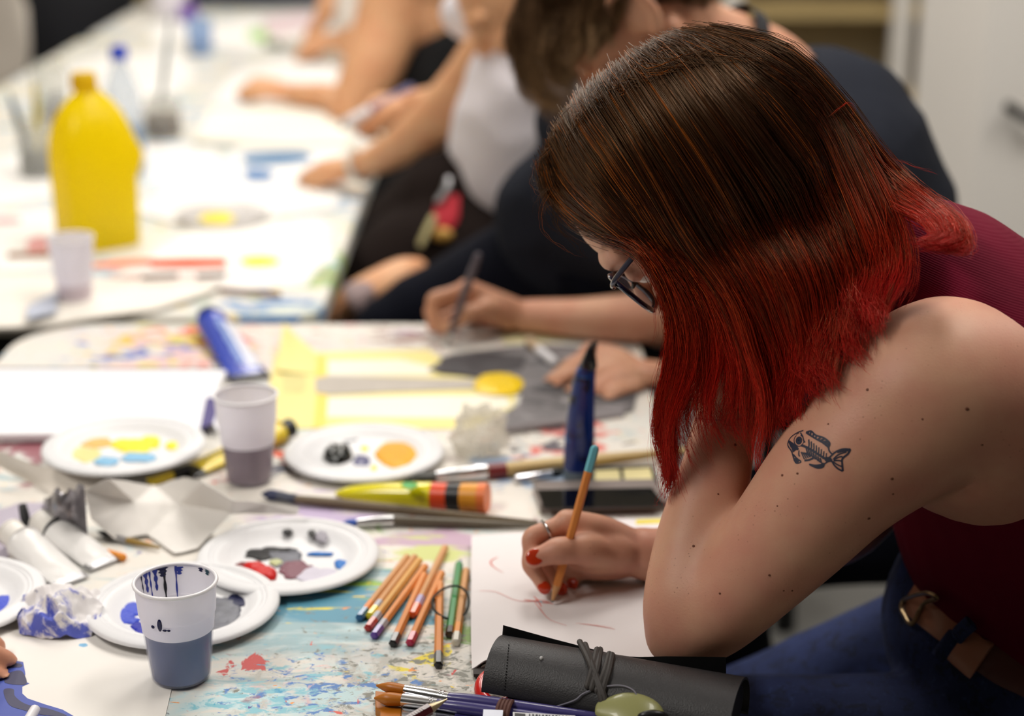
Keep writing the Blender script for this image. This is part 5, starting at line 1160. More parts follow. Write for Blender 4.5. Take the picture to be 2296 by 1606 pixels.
# glasses
t = thing('glasses', HP(.12, 0, 0), 'dark blue framed glasses worn by the person with red hair', 'glasses'); M_fr = mat('dark blue frame', (24, 26, 52), .2, coat=.5)
ring_ = {}
for s in (-1, 1):
    pts = []
    for i in range(33):
        a = 2 * PI * i / 32; c_, n_ = math.cos(a), math.sin(a); q = (abs(c_) ** 2.8 + abs(n_) ** 2.8) ** (-1 / 2.8)
        pts.append(HP(.102 - .10 * max(0, abs(.034 + .026 * q * c_) - .03) * 3, -.010 + .0228 * q * n_, s * (.034 + .027 * q * c_)))
    b = MB(); b.tube(pts, [(.0028, .0024)] * 33, 10, rnd=False); b.build('rim', M_fr, t)
    b = MB(); c0 = sum(pts[:-1], V3()) / 32; n = 32; b.add(pts[:-1] + [c0], [(i, (i + 1) % n, n) for i in range(n)]); b.build('lens', plastic_thin('spectacle lens', (180, 170, 190), .86, .05), t)
    b = MB(); b.tube([HP(.096, .004, s * .060), HP(.090, .006, s * .072), HP(.06, .006, s * .078), HP(-.01, .004, s * .080), HP(-.03, -.02, s * .078)], [(.0020, .0034)] * 5, 10, 18); b.build('temple', M_fr, t)
b = MB(); b.tube([HP(.101, .004, -.010), HP(.105, .007, 0), HP(.101, .004, .010)], .0020, 10, 8); b.build('bridge', M_fr, t)
# pencil in the drawing hand, rings
A = T(1238, 1352, TZ + .0135); Bp = Qy(1333, 1008, 1.432); d = (Bp - A).normalized()
t = thing('pencil', A, 'pencil held in the drawing hand, orange shaft with a pale blue end', 'pencil')
b = MB(); b.tube([A + d * .016, A.lerp(Bp, .86)], .0038, 6, rnd=False); b.build('shaft', M_ced2, t, False)
b = MB(); b.tube([A + d * .0022, A + d * .016], [.0012, .0037], 12, rnd=False); b.build('sharpened_wood', mat('bare cedar', (206, 152, 100), .6), t)
b = MB(); b.tube([A, A + d * .0025], [.0004, .0013], 8, rnd=False); b.build('lead', mat('grey teal lead', (90, 110, 110), .5), t)
b = MB(); b.tube([A.lerp(Bp, .86), Bp], .00395, 6); b.build('dipped_end', mat('pencil pale blue', (112, 190, 206), .35, coat=.2), t, False)
def ring_on(p0, p1, u, r, label, name='ring', m=None, w=.0016):
    c = V3(p0).lerp(V3(p1), u); s_, u_, d_ = axes_of(V3(p1) - V3(p0)); pts = [c + s_ * (r * math.cos(2 * PI * i / 24)) + u_ * (r * math.sin(2 * PI * i / 24)) for i in range(25)]
    b = MB(); b.tube(pts, [(w * .5, w)] * 25, 8, rnd=False, up=None); return tag(b.build(name, m or mat('silver', (210, 210, 212), .15, metal=1), None), label, 'ring')
ring_on(FI[0][0], FI[0][1], .62, .0104, 'silver ring on the index finger of the drawing hand')
ring_on(FI[1][0], FI[1][1], .55, .0100, 'thin silver ring on the middle finger of the drawing hand', w=.0011)
# burgundy top
M_top = bpy.data.materials.new('burgundy rib knit'); M_top.use_nodes = True; nt = M_top.node_tree; p = nt.nodes['Principled BSDF']
setin(p, 'Base Color', col(104, 10, 38)); setin(p, 'Roughness', .8); setin(p, 'Specular IOR Level', .1)
tc = nt.nodes.new('ShaderNodeTexCoord'); mp = nt.nodes.new('ShaderNodeMapping'); mp.inputs['Rotation'].default_value = (0, math.radians(-14), 0); wv = nt.nodes.new('ShaderNodeTexWave'); wv.bands_direction = 'Z'; wv.inputs['Scale'].default_value = 190; wv.inputs['Distortion'].default_value = .6; wv.inputs['Detail'].default_value = 1
bp = nt.nodes.new('ShaderNodeBump'); bp.inputs['Strength'].default_value = .22; bp.inputs['Distance'].default_value = .0008
nt.links.new(tc.outputs['Object'], mp.inputs[0]); nt.links.new(mp.outputs[0], wv.inputs['Vector']); nt.links.new(wv.outputs['Fac'], bp.inputs['Height']); nt.links.new(bp.outputs[0], p.inputs['Normal'])
b = MB(); to = [(1985, 590, 1.42, .058, .060), (2060, 620, 1.42, .105, .070), (2140, 690, 1.42, .152, .084), (2235, 840, 1.42, .162, .118), (2330, 1030, 1.43, .155, .140), (2365, 1200, 1.45, .145, .136), (2372, 1350, 1.47, .142, .124)]
b.tube([q3(a[:3]) for a in to], [(a[3], a[4]) for a in to], 32, 30, up=V3((.75, 0, .66)))
top = cloth_part(b, WOM, M_top, 'top', .004, 5, .0015, 22)
# jeans, belt
M_jean = splatter('blue denim', (26, 40, 84), [((16, 26, 58), 60, .5, .12, 71, (1, 1, 0), None, 0), ((40, 58, 106), 240, .56, .1, 72, (1, 1, 0), None, 0)], .9, .2)
b = MB()
b.tube([V3((.66, 1.47, .66)), V3((.60, 1.47, .62)), V3((.55, 1.47, .60))], [(.16, .12), (.17, .13), (.15, .11)], 24, 10, up=(0, 0, 1))
b.tube([V3((.60, 1.38, .59)), V3((.45, 1.385, .60)), V3((.34, 1.39, .603)), V3((.22, 1.40, .606)), V3((.145, 1.40, .60))], [.105, .095, .086, .077, .066], 22, 20)
b.tube([V3((.15, 1.40, .595)), V3((.165, 1.40, .45)), V3((.20, 1.40, .25)), V3((.22, 1.40, .05))], [.064, .060, .055, .045], 18, 14)
b.tube([V3((.60, 1.55, .65)), V3((.50, 1.565, .635)), V3((.41, 1.58, .595)), V3((.27, 1.60, .525)), V3((.13, 1.62, .46))], [.105, .097, .086, .076, .066], 22, 20)
b.tube([V3((.13, 1.62, .45)), V3((.16, 1.62, .30)), V3((.2, 1.62, .05))], [.064, .058, .045], 18, 12)
b.tube([Qy(2240, 1410, 1.47), V3((.56, 1.47, .63))], [(.136, .110), (.15, .12)], 24, 8, up=V3((.5, 0, .8)))
je = cloth_part(b, WOM, M_jean, 'jeans', .005, 5, .003, 16)
JT = BVHTree.FromPolygons([v.co + W0 for v in je.data.vertices] + [v.co + W0 for v in top.data.vertices], [tuple(p.vertices) for p in je.data.polygons] + [tuple(i + len(je.data.vertices) for i in p.vertices) for p in top.data.polygons])
b = MB(); belt_pts = [(2050, 1338), (2090, 1372), (2130, 1402), (2175, 1438), (2215, 1470), (2262, 1500), (2330, 1530)]
M_belt = mat('tan leather', (176, 120, 94), .3, coat=.3); M_belt2 = mat('brown leather', (92, 44, 34), .35, coat=.2)
def thick_ribbon(pts, w, th, off, name, m, parent, n=24):
    P = spl(pts, n); vs = []; hits = []
    for x, y in P:
        h = on_tree(JT, x, y, off)
        if h: hits.append(h)
    if len(hits) < 3: return None
    ps = [h[0] for h in hits]
    for _ in range(3): ps = [ps[0]] + [(ps[i - 1] + ps[i] * 2 + ps[i + 1]) / 4 for i in range(1, len(ps) - 1)] + [ps[-1]]
    nn = sum((h[1] for h in hits), V3()).normalized(); b = MB()
    ups = V3((0.25, -.35, .9)).normalized()
    b.tube(ps, [(w / 2, th)] * len(ps), 12, up=nn, rnd=False); return b.build(name, m, parent)
belt = thick_ribbon(belt_pts[:5], .032, .002, .005, 'belt', M_belt, WOM)
thick_ribbon(belt_pts[3:], .034, .002, .002, 'belt', M_belt2, WOM)
thick_ribbon([(2156, 1440), (2180, 1462), (2206, 1482)], .036, .0022, .0085, 'belt_tip', M_belt, WOM)
thick_ribbon([(2192, 1376), (2160, 1415), (2120, 1470)], .014, .002, .011, 'belt_loop', M_jean, WOM)
if belt:
    def bk(x, y): h = on_tree(JT, x, y, .011); return h[0] if h else Qy(x, y, 1.40)
    b = MB(); pp = [bk(2076, 1318), bk(2050, 1352), bk(2043, 1368), bk(2050, 1386), bk(2066, 1406), bk(2090, 1364), bk(2118, 1322), bk(2100, 1312), bk(2076, 1318)]
    b.tube(pp, .0022, 8, 40, rnd=False); b.build('buckle', mat('old brass', (150, 128, 96), .3, metal=.8), WOM)
# stool
t = thing('stool', (.62, 1.47, 0), 'black stool under the person with red hair', 'stool'); b = MB(); b.lathe([(1e-5, .44), (.17, .44), (.175, .455), (.165, .468), (1e-5, .468)], V3((.62, 1.47, 0)), 32); b.build('seat', M_black, t)
for dx, dy in ((.13, .13), (-.13, .13), (.13, -.13), (-.13, -.13)):
    b = MB(); b.tube([V3((.62 + dx * .8, 1.47 + dy * .8, .44)), V3((.62 + dx * 1.2, 1.47 + dy * 1.2, 0))], .013, 10, rnd=False); b.build('leg', M_leg, t)
# ================================================================ hair made of fine strands
def np_mesh(name, Vv, F, attrs, m, parent):
    me = bpy.data.meshes.new(name); nv, nf = len(Vv), len(F); k = F.shape[1]
    me.vertices.add(nv); me.vertices.foreach_set('co', Vv.astype(np.float32).ravel())
    me.loops.add(nf * k); me.loops.foreach_set('vertex_index', F.astype(np.int32).ravel())
    me.polygons.add(nf); me.polygons.foreach_set('loop_start', np.arange(0, nf * k, k, dtype=np.int32)); me.polygons.foreach_set('loop_total', np.full(nf, k, np.int32))
    me.polygons.foreach_set('use_smooth', np.ones(nf, bool))
    for an, av in attrs.items():
        a = me.attributes.new(an, 'FLOAT', 'POINT'); a.data.foreach_set('value', av.astype(np.float32))
    me.update(calc_edges=True); return finish(name, me, m, parent, False)
def cr_weights(f):
    return np.stack([.5 * (-f + 2 * f ** 2 - f ** 3), .5 * (2 - 5 * f ** 2 + 3 * f ** 3), .5 * (f + 4 * f ** 2 - 3 * f ** 3), .5 * (-f ** 2 + f ** 3)], -1)
def strands(G, S, centre, n_cl=60, depth=.02, clump=.7, wave=.004, fly=.0, rad=.0002, lmin=.85, srange=None, seed=0, taper=.35, rootjit=.004, dir_=None, core=None):
    """G: guides (ng, K, 3). S strands interpolated between neighbouring guides, gathered into locks."""
    rg = np.random.default_rng(seed); ng, K, _ = G.shape; s0, s1 = srange or (0, ng - 1)
    s = rg.uniform(s0, s1, S); cl = np.sort(rg.uniform(s0, s1, n_cl)); ci = np.abs(s[:, None] - cl[None]).argmin(1); sc = cl[ci]
    t = np.linspace(0, 1, K); L = rg.uniform(lmin, 1, S) ** .7
    tt = t[None] * L[:, None]                                             # S x K position along the guide
    cw = clump * np.clip((tt - .10) / .55, 0, 1) ** 1.2 * rg.uniform(.6, 1.15, S)[:, None]; cw = np.clip(cw, 0, .97)
    se = np.clip(s[:, None] * (1 - cw) + sc[:, None] * cw, 0, ng - 1.0001)
    E = np.concatenate([2 * G[:1] - G[1:2], G, 2 * G[-1:] - G[-2:-1]], 0)
    i = se.astype(int); w = cr_weights(se - i)
    kf = tt * (K - 1); k0 = np.clip(kf.astype(int), 0, K - 2); kk = kf - k0
    P = np.zeros((S, K, 3))
    for j in range(4):
        a = E[i + j, k0]; c = E[i + j, k0 + 1]; P += w[..., j:j + 1] * (a * (1 - kk[..., None]) + c * kk[..., None])
    out = P - np.array(centre); out /= np.linalg.norm(out, axis=-1, keepdims=True) + 1e-9
    dl = rg.uniform(-1, 0, S) * depth; dcl = rg.normal(0, .5, n_cl)[ci] * depth * .9
    if dir_ is not None:
        out = out * .4 + np.array(dir_) * .6
    P += out * (dl[:, None] * np.clip(tt * 1.5 + .25, 0, 1) + dcl[:, None] * np.clip(tt - .05, 0, 1))[..., None]
    ph = rg.uniform(0, 6.28, (n_cl, 3)); fr = rg.uniform(1.2, 2.6, n_cl); ph2 = rg.uniform(0, 6.28, (S, 3)); fr2 = rg.uniform(2, 6, S)
    env = np.clip(tt - .15, 0, 1)[..., None]
    P += wave * env * np.sin(6.28 * fr[ci][:, None, None] * tt[..., None] + ph[ci][:, None, :]) * np.array([1, .6, .5])
    P += (wave * .45 + fly) * env * np.sin(6.28 * fr2[:, None, None] * tt[..., None] + ph2[:, None, :]) * rg.uniform(.2, 1, S)[:, None, None]
    P += rg.normal(0, rootjit, (S, 1, 3)) * (1 - tt[..., None] * .5)
    if core is not None: P = push_out(push_out(P, *core), NECK[0], NECK[1], (.122, .064, .064))
    d = np.gradient(P, axis=1); d /= np.linalg.norm(d, axis=-1, keepdims=True) + 1e-9
    ref = np.array([.31, .87, .37]); a = np.cross(d, ref); a /= np.linalg.norm(a, axis=-1, keepdims=True) + 1e-9; c = np.cross(d, a)
    r = rad * rg.uniform(.7, 1.3, S)[:, None] * (1 - (1 - taper) * t[None] ** 2); r = r[..., None]
    ring = np.stack([P + r * (a * math.cos(q) + c * math.sin(q)) for q in (0, 2.094, 4.189)], 2)    # S K 3 3
    Vv = ring.reshape(-1, 3); base = (np.arange(S)[:, None] * K + np.arange(K - 1)[None]) * 3; Fs = []
    for j in range(3):
        j2 = (j + 1) % 3; Fs.append(np.stack([base + j, base + j2, base + 3 + j2, base + 3 + j], -1).reshape(-1, 4))
    rnd = np.repeat(rg.uniform(0, 1, S) * .6 + .4 * rg.uniform(0, 1, n_cl)[ci], K * 3)
    return Vv, np.concatenate(Fs), np.repeat(tt.ravel(), 3), rnd
def merge(parts):
    V_, F_, T_, R_ = [], [], [], []; o = 0
    for a, f, t_, r_ in parts: V_.append(a); F_.append(f + o); T_.append(t_); R_.append(r_); o += len(a)
    return np.concatenate(V_), np.concatenate(F_), np.concatenate(T_), np.concatenate(R_)
def hair_mat(name, stops, rough=.34, var=.5, spec=.5, glint=None):
    m = bpy.data.materials.new(name); m.use_nodes = True; nt = m.node_tree; L = nt.links.new; b = nt.nodes['Principled BSDF']
    at = nt.nodes.new('ShaderNodeAttribute'); at.attribute_name = 't'; ar = nt.nodes.new('ShaderNodeAttribute'); ar.attribute_name = 'rnd'
    ma = nt.nodes.new('ShaderNodeMath'); ma.operation = 'MULTIPLY_ADD'; ma.inputs[1].default_value = .30; ma.inputs[2].default_value = -.15; L(ar.outputs['Fac'], ma.inputs[0])
    ad = nt.nodes.new('ShaderNodeMath'); ad.operation = 'ADD'; L(at.outputs['Fac'], ad.inputs[0]); L(ma.outputs[0], ad.inputs[1])
    cr = nt.nodes.new('ShaderNodeValToRGB'); e = cr.color_ramp.elements
    while len(e) < len(stops): e.new(.5)
    for i, (p, c) in enumerate(stops): e[i].position = p; e[i].color = col(c)
    L(ad.outputs[0], cr.inputs[0])
    hv = nt.nodes.new('ShaderNodeHueSaturation'); mr = nt.nodes.new('ShaderNodeMapRange'); mr.inputs['To Min'].default_value = 1 - var; mr.inputs['To Max'].default_value = 1 + var; L(ar.outputs['Fac'], mr.inputs['Value']); L(mr.outputs[0], hv.inputs['Value']); L(cr.outputs[0], hv.inputs['Color'])
    if glint:  # golden highlight painted into the base colour of random strands towards the roots
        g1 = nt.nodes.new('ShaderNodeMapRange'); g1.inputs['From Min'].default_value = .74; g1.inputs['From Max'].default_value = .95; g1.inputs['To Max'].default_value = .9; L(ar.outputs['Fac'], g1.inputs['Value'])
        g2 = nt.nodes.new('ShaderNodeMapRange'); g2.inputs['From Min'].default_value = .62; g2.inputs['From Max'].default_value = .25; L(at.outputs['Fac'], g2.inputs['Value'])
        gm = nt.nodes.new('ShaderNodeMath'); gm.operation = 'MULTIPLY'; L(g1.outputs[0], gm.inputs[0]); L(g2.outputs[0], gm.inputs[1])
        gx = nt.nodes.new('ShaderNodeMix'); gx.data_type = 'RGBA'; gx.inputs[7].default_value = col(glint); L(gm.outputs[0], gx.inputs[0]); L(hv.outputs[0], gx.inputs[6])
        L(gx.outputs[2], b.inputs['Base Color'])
    else: L(hv.outputs[0], b.inputs['Base Color'])
    setin(b, 'Roughness', rough); setin(b, 'Specular IOR Level', spec)
    hs = nt.nodes.new('ShaderNodeMix'); hs.data_type = 'RGBA'; hs.inputs[0].default_value = .7; hs.inputs[7].default_value = (1, .56, .26, 1); L(hv.outputs[0], hs.inputs[6])
    if 'Specular Tint' in b.inputs: L(hs.outputs[2], b.inputs['Specular Tint'])
    return m

def ell_hit(px, py, Hc, ax, r):
    """nearest hit of the pixel ray with an ellipsoid; grazing point when it misses"""
    o = CAM - Hc; d = ray(px, py); O = V3((o.dot(ax[0]) / r[0], o.dot(ax[1]) / r[1], o.dot(ax[2]) / r[2])); D = V3((d.dot(ax[0]) / r[0], d.dot(ax[1]) / r[1], d.dot(ax[2]) / r[2]))
    A_ = D.dot(D); B_ = O.dot(D); C_ = O.dot(O) - 1; disc = B_ * B_ - A_ * C_
    t_ = (-B_ - math.sqrt(disc)) / A_ if disc > 0 else -B_ / A_
    return CAM + d * t_
nkd = (Qy(2000, 620, 1.46) - HP(-.030, -.06)).normalized(); nkl = (hl - nkd * hl.dot(nkd)).normalized()
NECK = (HP(-.030, -.06).lerp(Qy(2000, 620, 1.46), .42), (nkd, nkl, nkd.cross(nkl)), (.125, .069, .069))
HAX = (hf, hl, hu); HR = (.108, .090, .110); HCc = HP(-.008, .012)
def push_out(P, Hc, ax, r):
    """move points that lie inside an ellipsoid onto its surface"""
    A_ = np.array([list(a) for a in ax]); q = (P - np.array(Hc)) @ A_.T / np.array(r); n = np.linalg.norm(q, axis=-1, keepdims=True)
    q = np.where(n < 1, q / np.maximum(n, 1e-6), q); return (q * np.array(r)) @ A_ + np.array(Hc)
def guide(on, free, K=26):
    pts = [ell_hit(x, y, HCc, HAX, HR) for x, y in on]
    for p in free:
        a = Qy(*p); h = ell_hit(p[0], p[1], HCc, HAX, HR); pts.append(h if h.y < a.y else a)
    return push_out(push_out(spl([tuple(p) for p in pts], K), HCc, HAX, HR), *NECK)
GD = [
 guide([(1220, 395), (1230, 436), (1280, 494), (1348, 526)], [(1428, 552, 1.352), (1478, 632, 1.346), (1504, 730, 1.342), (1492, 830, 1.340), (1470, 930, 1.338), (1486, 1020, 1.336), (1504, 1105, 1.335)]),
 guide([(1232, 340), (1262, 410), (1330, 480), (1420, 545)], [(1490, 620, 1.345), (1525, 720, 1.340), (1530, 820, 1.336), (1500, 910, 1.334), (1486, 990, 1.333), (1500, 1060, 1.333), (1490, 1125, 1.333)]),
 guide([(1262, 278), (1312, 370), (1390, 470), (1472, 560)], [(1535, 640, 1.336), (1562, 730, 1.330), (1560, 820, 1.327), (1530, 900, 1.325), (1520, 970, 1.325), (1552, 1060, 1.326)]),
 guide([(1305, 222), (1362, 320), (1440, 440), (1526, 570)], [(1590, 660, 1.328), (1622, 740, 1.322), (1640, 820, 1.319), (1636, 900, 1.318), (1640, 960, 1.320), (1662, 1010, 1.322)]),
 guide([(1355, 178), (1418, 290), (1498, 420), (1582, 556)], [(1650, 650, 1.321), (1688, 740, 1.315), (1712, 830, 1.311), (1705, 910, 1.312), (1700, 960, 1.316), (1725, 1000, 1.318)]),
 guide([(1405, 142), (1484, 260), (1572, 395), (1650, 530)], [(1720, 640, 1.312), (1755, 730, 1.310), (1775, 820, 1.306), (1765, 900, 1.303), (1755, 950, 1.306), (1775, 990, 1.312)]),
 guide([(1455, 112), (1556, 228), (1652, 362), (1730, 500)], [(1798, 610, 1.312), (1826, 700, 1.306), (1835, 780, 1.298), (1815, 850, 1.290), (1812, 890, 1.282), (1835, 920, 1.275)]),
 guide([(1505, 92), (1634, 190), (1742, 322), (1820, 462)], [(1882, 570, 1.326), (1905, 650, 1.316), (1905, 720, 1.302), (1888, 775, 1.288), (1890, 815, 1.278), (1915, 840, 1.272)]),
 guide([(1540, 84), (1700, 145), (1830, 260)], [(1895, 390, 1.366), (1950, 520, 1.332), (1975, 600, 1.318), (1970, 660, 1.304), (1952, 705, 1.290), (1962, 742, 1.279)]),
 guide([(1580, 82), (1740, 120), (1872, 235)], [(1940, 340, 1.378), (2000, 450, 1.346), (2030, 540, 1.326), (2030, 600, 1.312), (2012, 655, 1.298), (1990, 700, 1.287)]),
 guide([(1592, 80), (1750, 116), (1880, 238)], [(1950, 345, 1.382), (1985, 415, 1.366), (2045, 468, 1.340), (2098, 496, 1.318), (2128, 522, 1.30), (2134, 546, 1.288), (2112, 560, 1.282)]),
 guide([(1600, 80), (1760, 115), (1890, 240)], [(1965, 335, 1.385), (2040, 405, 1.365), (2112, 455, 1.335), (2160, 500, 1.30), (2168, 540, 1.285), (2140, 566, 1.280), (2088, 560, 1.280)], 26)]
GD = np.array(GD)
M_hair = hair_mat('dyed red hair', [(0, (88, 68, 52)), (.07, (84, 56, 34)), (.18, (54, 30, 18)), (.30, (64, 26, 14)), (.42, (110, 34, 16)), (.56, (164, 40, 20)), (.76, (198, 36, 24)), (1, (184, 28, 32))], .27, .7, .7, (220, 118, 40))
cen = tuple(HCc)
CORE = (HCc, HAX, (.1015, .0865, .1045))
parts = [strands(GD, 6000, cen, 100, .024, .88, .0038, .0003, .00022, .60, (0, 8.3), 1, core=CORE), strands(GD, 1900, cen, 30, .020, .80, .0022, .0003, .00022, .80, (7.9, 9.2), 11, core=CORE), strands(GD, 900, cen, 9, .012, .85, .0016, .0002, .00022, .9, (9.9, 11), 12, core=CORE),
         strands(GD, 2400, cen, 46, .008, .75, .0055, .0006, .00018, .6, (0, 7.6), 2, core=CORE),
         strands(GD, 700, cen, 300, .012, .30, .009, .0020, .00010, .75, (0, 9), 3, core=CORE),
         strands(GD, 1300, cen, 7, .014, .92, .0040, .0003, .00022, .85, (10, 11), 4, core=CORE),
         strands(GD, 900, cen, 6, .012, .90, .0060, .0003, .00020, .8, (0, 1.6), 6, core=CORE),
         strands(GD, 700, cen, 14, .016, .94, .0110, .0004, .00022, .9, (1.5, 9.3), 7, core=CORE)]
# short hairs standing off along the parting, and the far side of the head
rg = np.random.default_rng(5); short = []
for k_ in range(260):
    u_ = rg.uniform(0, 1); x, y = spl([(1232, 440), (1240, 370), (1278, 285), (1355, 200), (1445, 138), (1560, 92)], 101)[int(u_ * 100)]
    p0 = ell_hit(x + rg.normal(0, 8), y + rg.normal(0, 8), HCc, HAX, HR); n_ = (p0 - HCc).normalized(); sd_ = n_.cross(V3((rg.normal(), rg.normal(), rg.normal()))).normalized(); ln_ = rg.uniform(.008, .026)
    short.append(spl([tuple(p0 - n_ * .002), tuple(p0 + n_ * ln_ * .35 + sd_ * ln_ * .3), tuple(p0 + n_ * ln_ * .45 + sd_ * ln_)], 26))
Gs = np.array(short); fs_ = []
for g in Gs: fs_.append(strands(np.stack([g, g]), 2, cen, 1, .0, 0, .0005, .0004, .00010, .8, None, int(abs(g[0, 0]) * 1e6) % 9999))
a_, f_, t_, r_ = merge(fs_); parts.append((a_, f_, t_ * .2, r_))
fly = [[(1232, 436, 1.372), (1216, 470, 1.370), (1222, 520, 1.366), (1262, 556, 1.362), (1312, 582, 1.358)], [(1228, 420, 1.375), (1206, 450, 1.374), (1226, 500, 1.370), (1290, 540, 1.365)], [(1240, 450, 1.370), (1240, 500, 1.366), (1282, 548, 1.362), (1330, 590, 1.358)], [(1236, 330, 1.39), (1196, 372, 1.388), (1192, 420, 1.386), (1222, 446, 1.384)],
  [(1250, 460, 1.368), (1262, 520, 1.364), (1310, 560, 1.36)], [(1244, 452, 1.366), (1252, 505, 1.364), (1300, 552, 1.36), (1318, 580, 1.358)], [(1300, 232, 1.40), (1262, 250, 1.40), (1244, 290, 1.398)], [(1480, 640, 1.346), (1470, 720, 1.342), (1468, 790, 1.340)], [(1500, 1060, 1.334), (1480, 1110, 1.334), (1462, 1140, 1.334)], [(1860, 260, 1.37), (1900, 230, 1.37), (1920, 260, 1.37)], [(1990, 350, 1.36), (2050, 370, 1.35), (2110, 395, 1.34)], [(2000, 640, 1.26), (1985, 700, 1.25), (2010, 735, 1.245)], [(1560, 940, 1.325), (1540, 1010, 1.325), (1575, 1070, 1.326)]]
for i_, pts_ in enumerate(fly):
    g = spl([tuple(Qy(*q)) for q in pts_], 26); a_, f_, t_, r_ = strands(np.stack([g, g]), 5, cen, 1, .0, 0, .0022, .0008, .00011, .7, None, 900 + i_, rootjit=.0012)
    parts.append((a_, f_, t_ * (.35 if i_ < 7 else 1) + (0 if i_ < 7 else .3), r_))
# far side: the near guides mirrored through the middle plane of the head
fn = np.array(hl); Gm = GD - 2 * ((GD - np.array(HCc)) @ fn)[..., None] * fn
wk = np.clip(np.arange(GD.shape[1]) / 9.0, 0, 1); wk = (wk * wk * (3 - 2 * wk))[None, :, None]; Gm = push_out(GD * (1 - wk) + Gm * wk + fn * (-.004), HCc, HAX, HR)
Gm = push_out(Gm, *NECK)
parts.append(strands(Gm, 3500, cen, 60, .012, .7, .004, .0004, .00032, .55, (0, 8), 8, core=CORE))
Vh, Fh, Th, Rh = merge(parts)
hair = np_mesh('hair', Vh - np.array(W0), Fh, {'t': Th, 'rnd': Rh}, M_hair, WOM); hair['kind'] = 'stuff'
b = MB(); b.ell(HP(-.012, .012), (.097, .080, .100), HAX, 40, 26); b.tube([HP(-.03, -.03), HP(-.055, -.07), Qy(1930, 570, 1.45)], [.042, .040, .036], 18, 12)
b.build('scalp_hair', mat('dark auburn underlayer', (46, 20, 14), .6, vary=.4, vscale=60), WOM)
# ================================================================ the other people
HSK = {}
# ---- the person in the navy T-shirt (E)
NAV = person((.75, 2.2, 0), 'person in a navy T-shirt with tousled brown hair and a black choker, painting')
EC = Qy(1405, 12, 2.12); ef = V3((-.55, .05, -.83)).normalized(); el = V3((-.08, -.99, .02)); el = (el - ef * el.dot(ef)).normalized(); eu = el.cross(ef)
if eu.x > 0: eu = -eu
b = MB(); EP = head_shape(b, EC, ef, eu, el)
b.tube([EP(-.02, -.03), Qy(1560, 92, 2.13), Qy(1700, 150, 2.16), Qy(1790, 215, 2.19)], [.056, .053, .054, .050], 22, 16)
b.ell(EP(-.010, -.012, .080), (.024, .0075, .034), ((ef + el * -.35).normalized(), el, eu), 18, 12)
# ear rim
b.tube([EP(.012, .012, .086), EP(-.006, .024, .090), EP(-.028, .012, .092), EP(-.026, -.020, .090), EP(-.008, -.042, .084)], [.005, .006, .006, .006, .008], 10, 20)
eA = [(1640, 690, 2.20, .046), (1560, 706, 2.205, .042), (1440, 716, 2.215, .0375), (1310, 720, 2.235, .0315), (1220, 714, 2.25, .0265), (1178, 712, 2.255, .0245)]
b.tube([q3(a[:3]) for a in eA], [a[3] for a in eA], 22, 26)
eW = Qy(1178, 712, 2.255)
EM = [Qy(1046, 646, 2.235), Qy(1040, 660, 2.262), Qy(1046, 690, 2.282), Qy(1062, 728, 2.290)]
for i, K in enumerate(EM): b.tube([eW, eW.lerp(K, .5), K], [.0205, .0170, .0130], 14, 9)
EF = [[EM[0], Qy(972, 672, 2.222), Qy(974, 712, 2.215), Qy(1002, 742, 2.212)], [EM[1], Qy(966, 694, 2.25), Qy(972, 736, 2.24), Qy(1000, 758, 2.232)], [EM[2], Qy(980, 724, 2.275), Qy(996, 758, 2.262), Qy(1022, 772, 2.252)], [EM[3], Qy(1004, 752, 2.285), Qy(1024, 774, 2.276), Qy(1046, 778, 2.268)]]
for i, F in enumerate(EF): finger(b, F, .0105 - .0006 * i, .0078 - .0004 * i)
finger(b, [Qy(1140, 716, 2.245), Qy(1094, 690, 2.222), Qy(1048, 704, 2.207), Qy(1010, 732, 2.204)], .0165, .0090)
b.tube([Qy(1150, 750, 2.262), Qy(1090, 768, 2.268), Qy(1050, 772, 2.270)], [.016, .014, .012], 14, 9)
# left arm lying flat
lA = [(1700, 880, 2.06, .045), (1560, 866, 2.05, .034), (1475, 852, 2.04, .0265), (1440, 846, 2.035, .025)]
b.tube([q3(a[:3]) for a in lA], [(a[3], a[3] * .9) for a in lA], 20, 16)
lW = Qy(1442, 846, 2.035)
LK = [Qy(1322, 792, 2.075), Qy(1312, 822, 2.045), Qy(1322, 852, 2.015), Qy(1340, 880, 1.995)]
for i, K in enumerate(LK): b.tube([lW, lW.lerp(K, .55) + V3((0, 0, .006)), K], [.0185, .0175, .0140], 14, 9)
LF = [[LK[0], Qy(1276, 822, 2.055), Qy(1236, 856, 2.040), Qy(1203, 896, 2.020)], [LK[1], Qy(1262, 850, 2.030), Qy(1244, 878, 2.018), Qy(1258, 908, 2.000)], [LK[2], Qy(1282, 880, 2.000), Qy(1274, 905, 1.988), Qy(1288, 930, 1.972)], [LK[3], Qy(1312, 904, 1.978), Qy(1306, 924, 1.968), Qy(1316, 942, 1.958)]]
for i, F in enumerate(LF): finger(b, F, .0105 - .0005 * i, .0078 - .0004 * i)
finger(b, [Qy(1420, 868, 2.01), Qy(1376, 886, 1.985), Qy(1358, 918, 1.965), Qy(1350, 946, 1.952)], .0150, .0092)
b.ell(Qy(1375, 838, 2.03), (.034, .032, .016))
for i, v in enumerate(b.v):
    if v.y < 2.34 and v.x < .185 and v.z < TZ + .0055: v.z = TZ + .0055
skin_part(b, NAV, SK4, .0028, 4)
M_navy = mat('navy jersey', (31, 34, 43), .9, spec=.15, vary=.12, vscale=8); M_nav2 = mat('dark navy trousers', (12, 14, 25), .9, spec=.15, vary=.15, vscale=9)
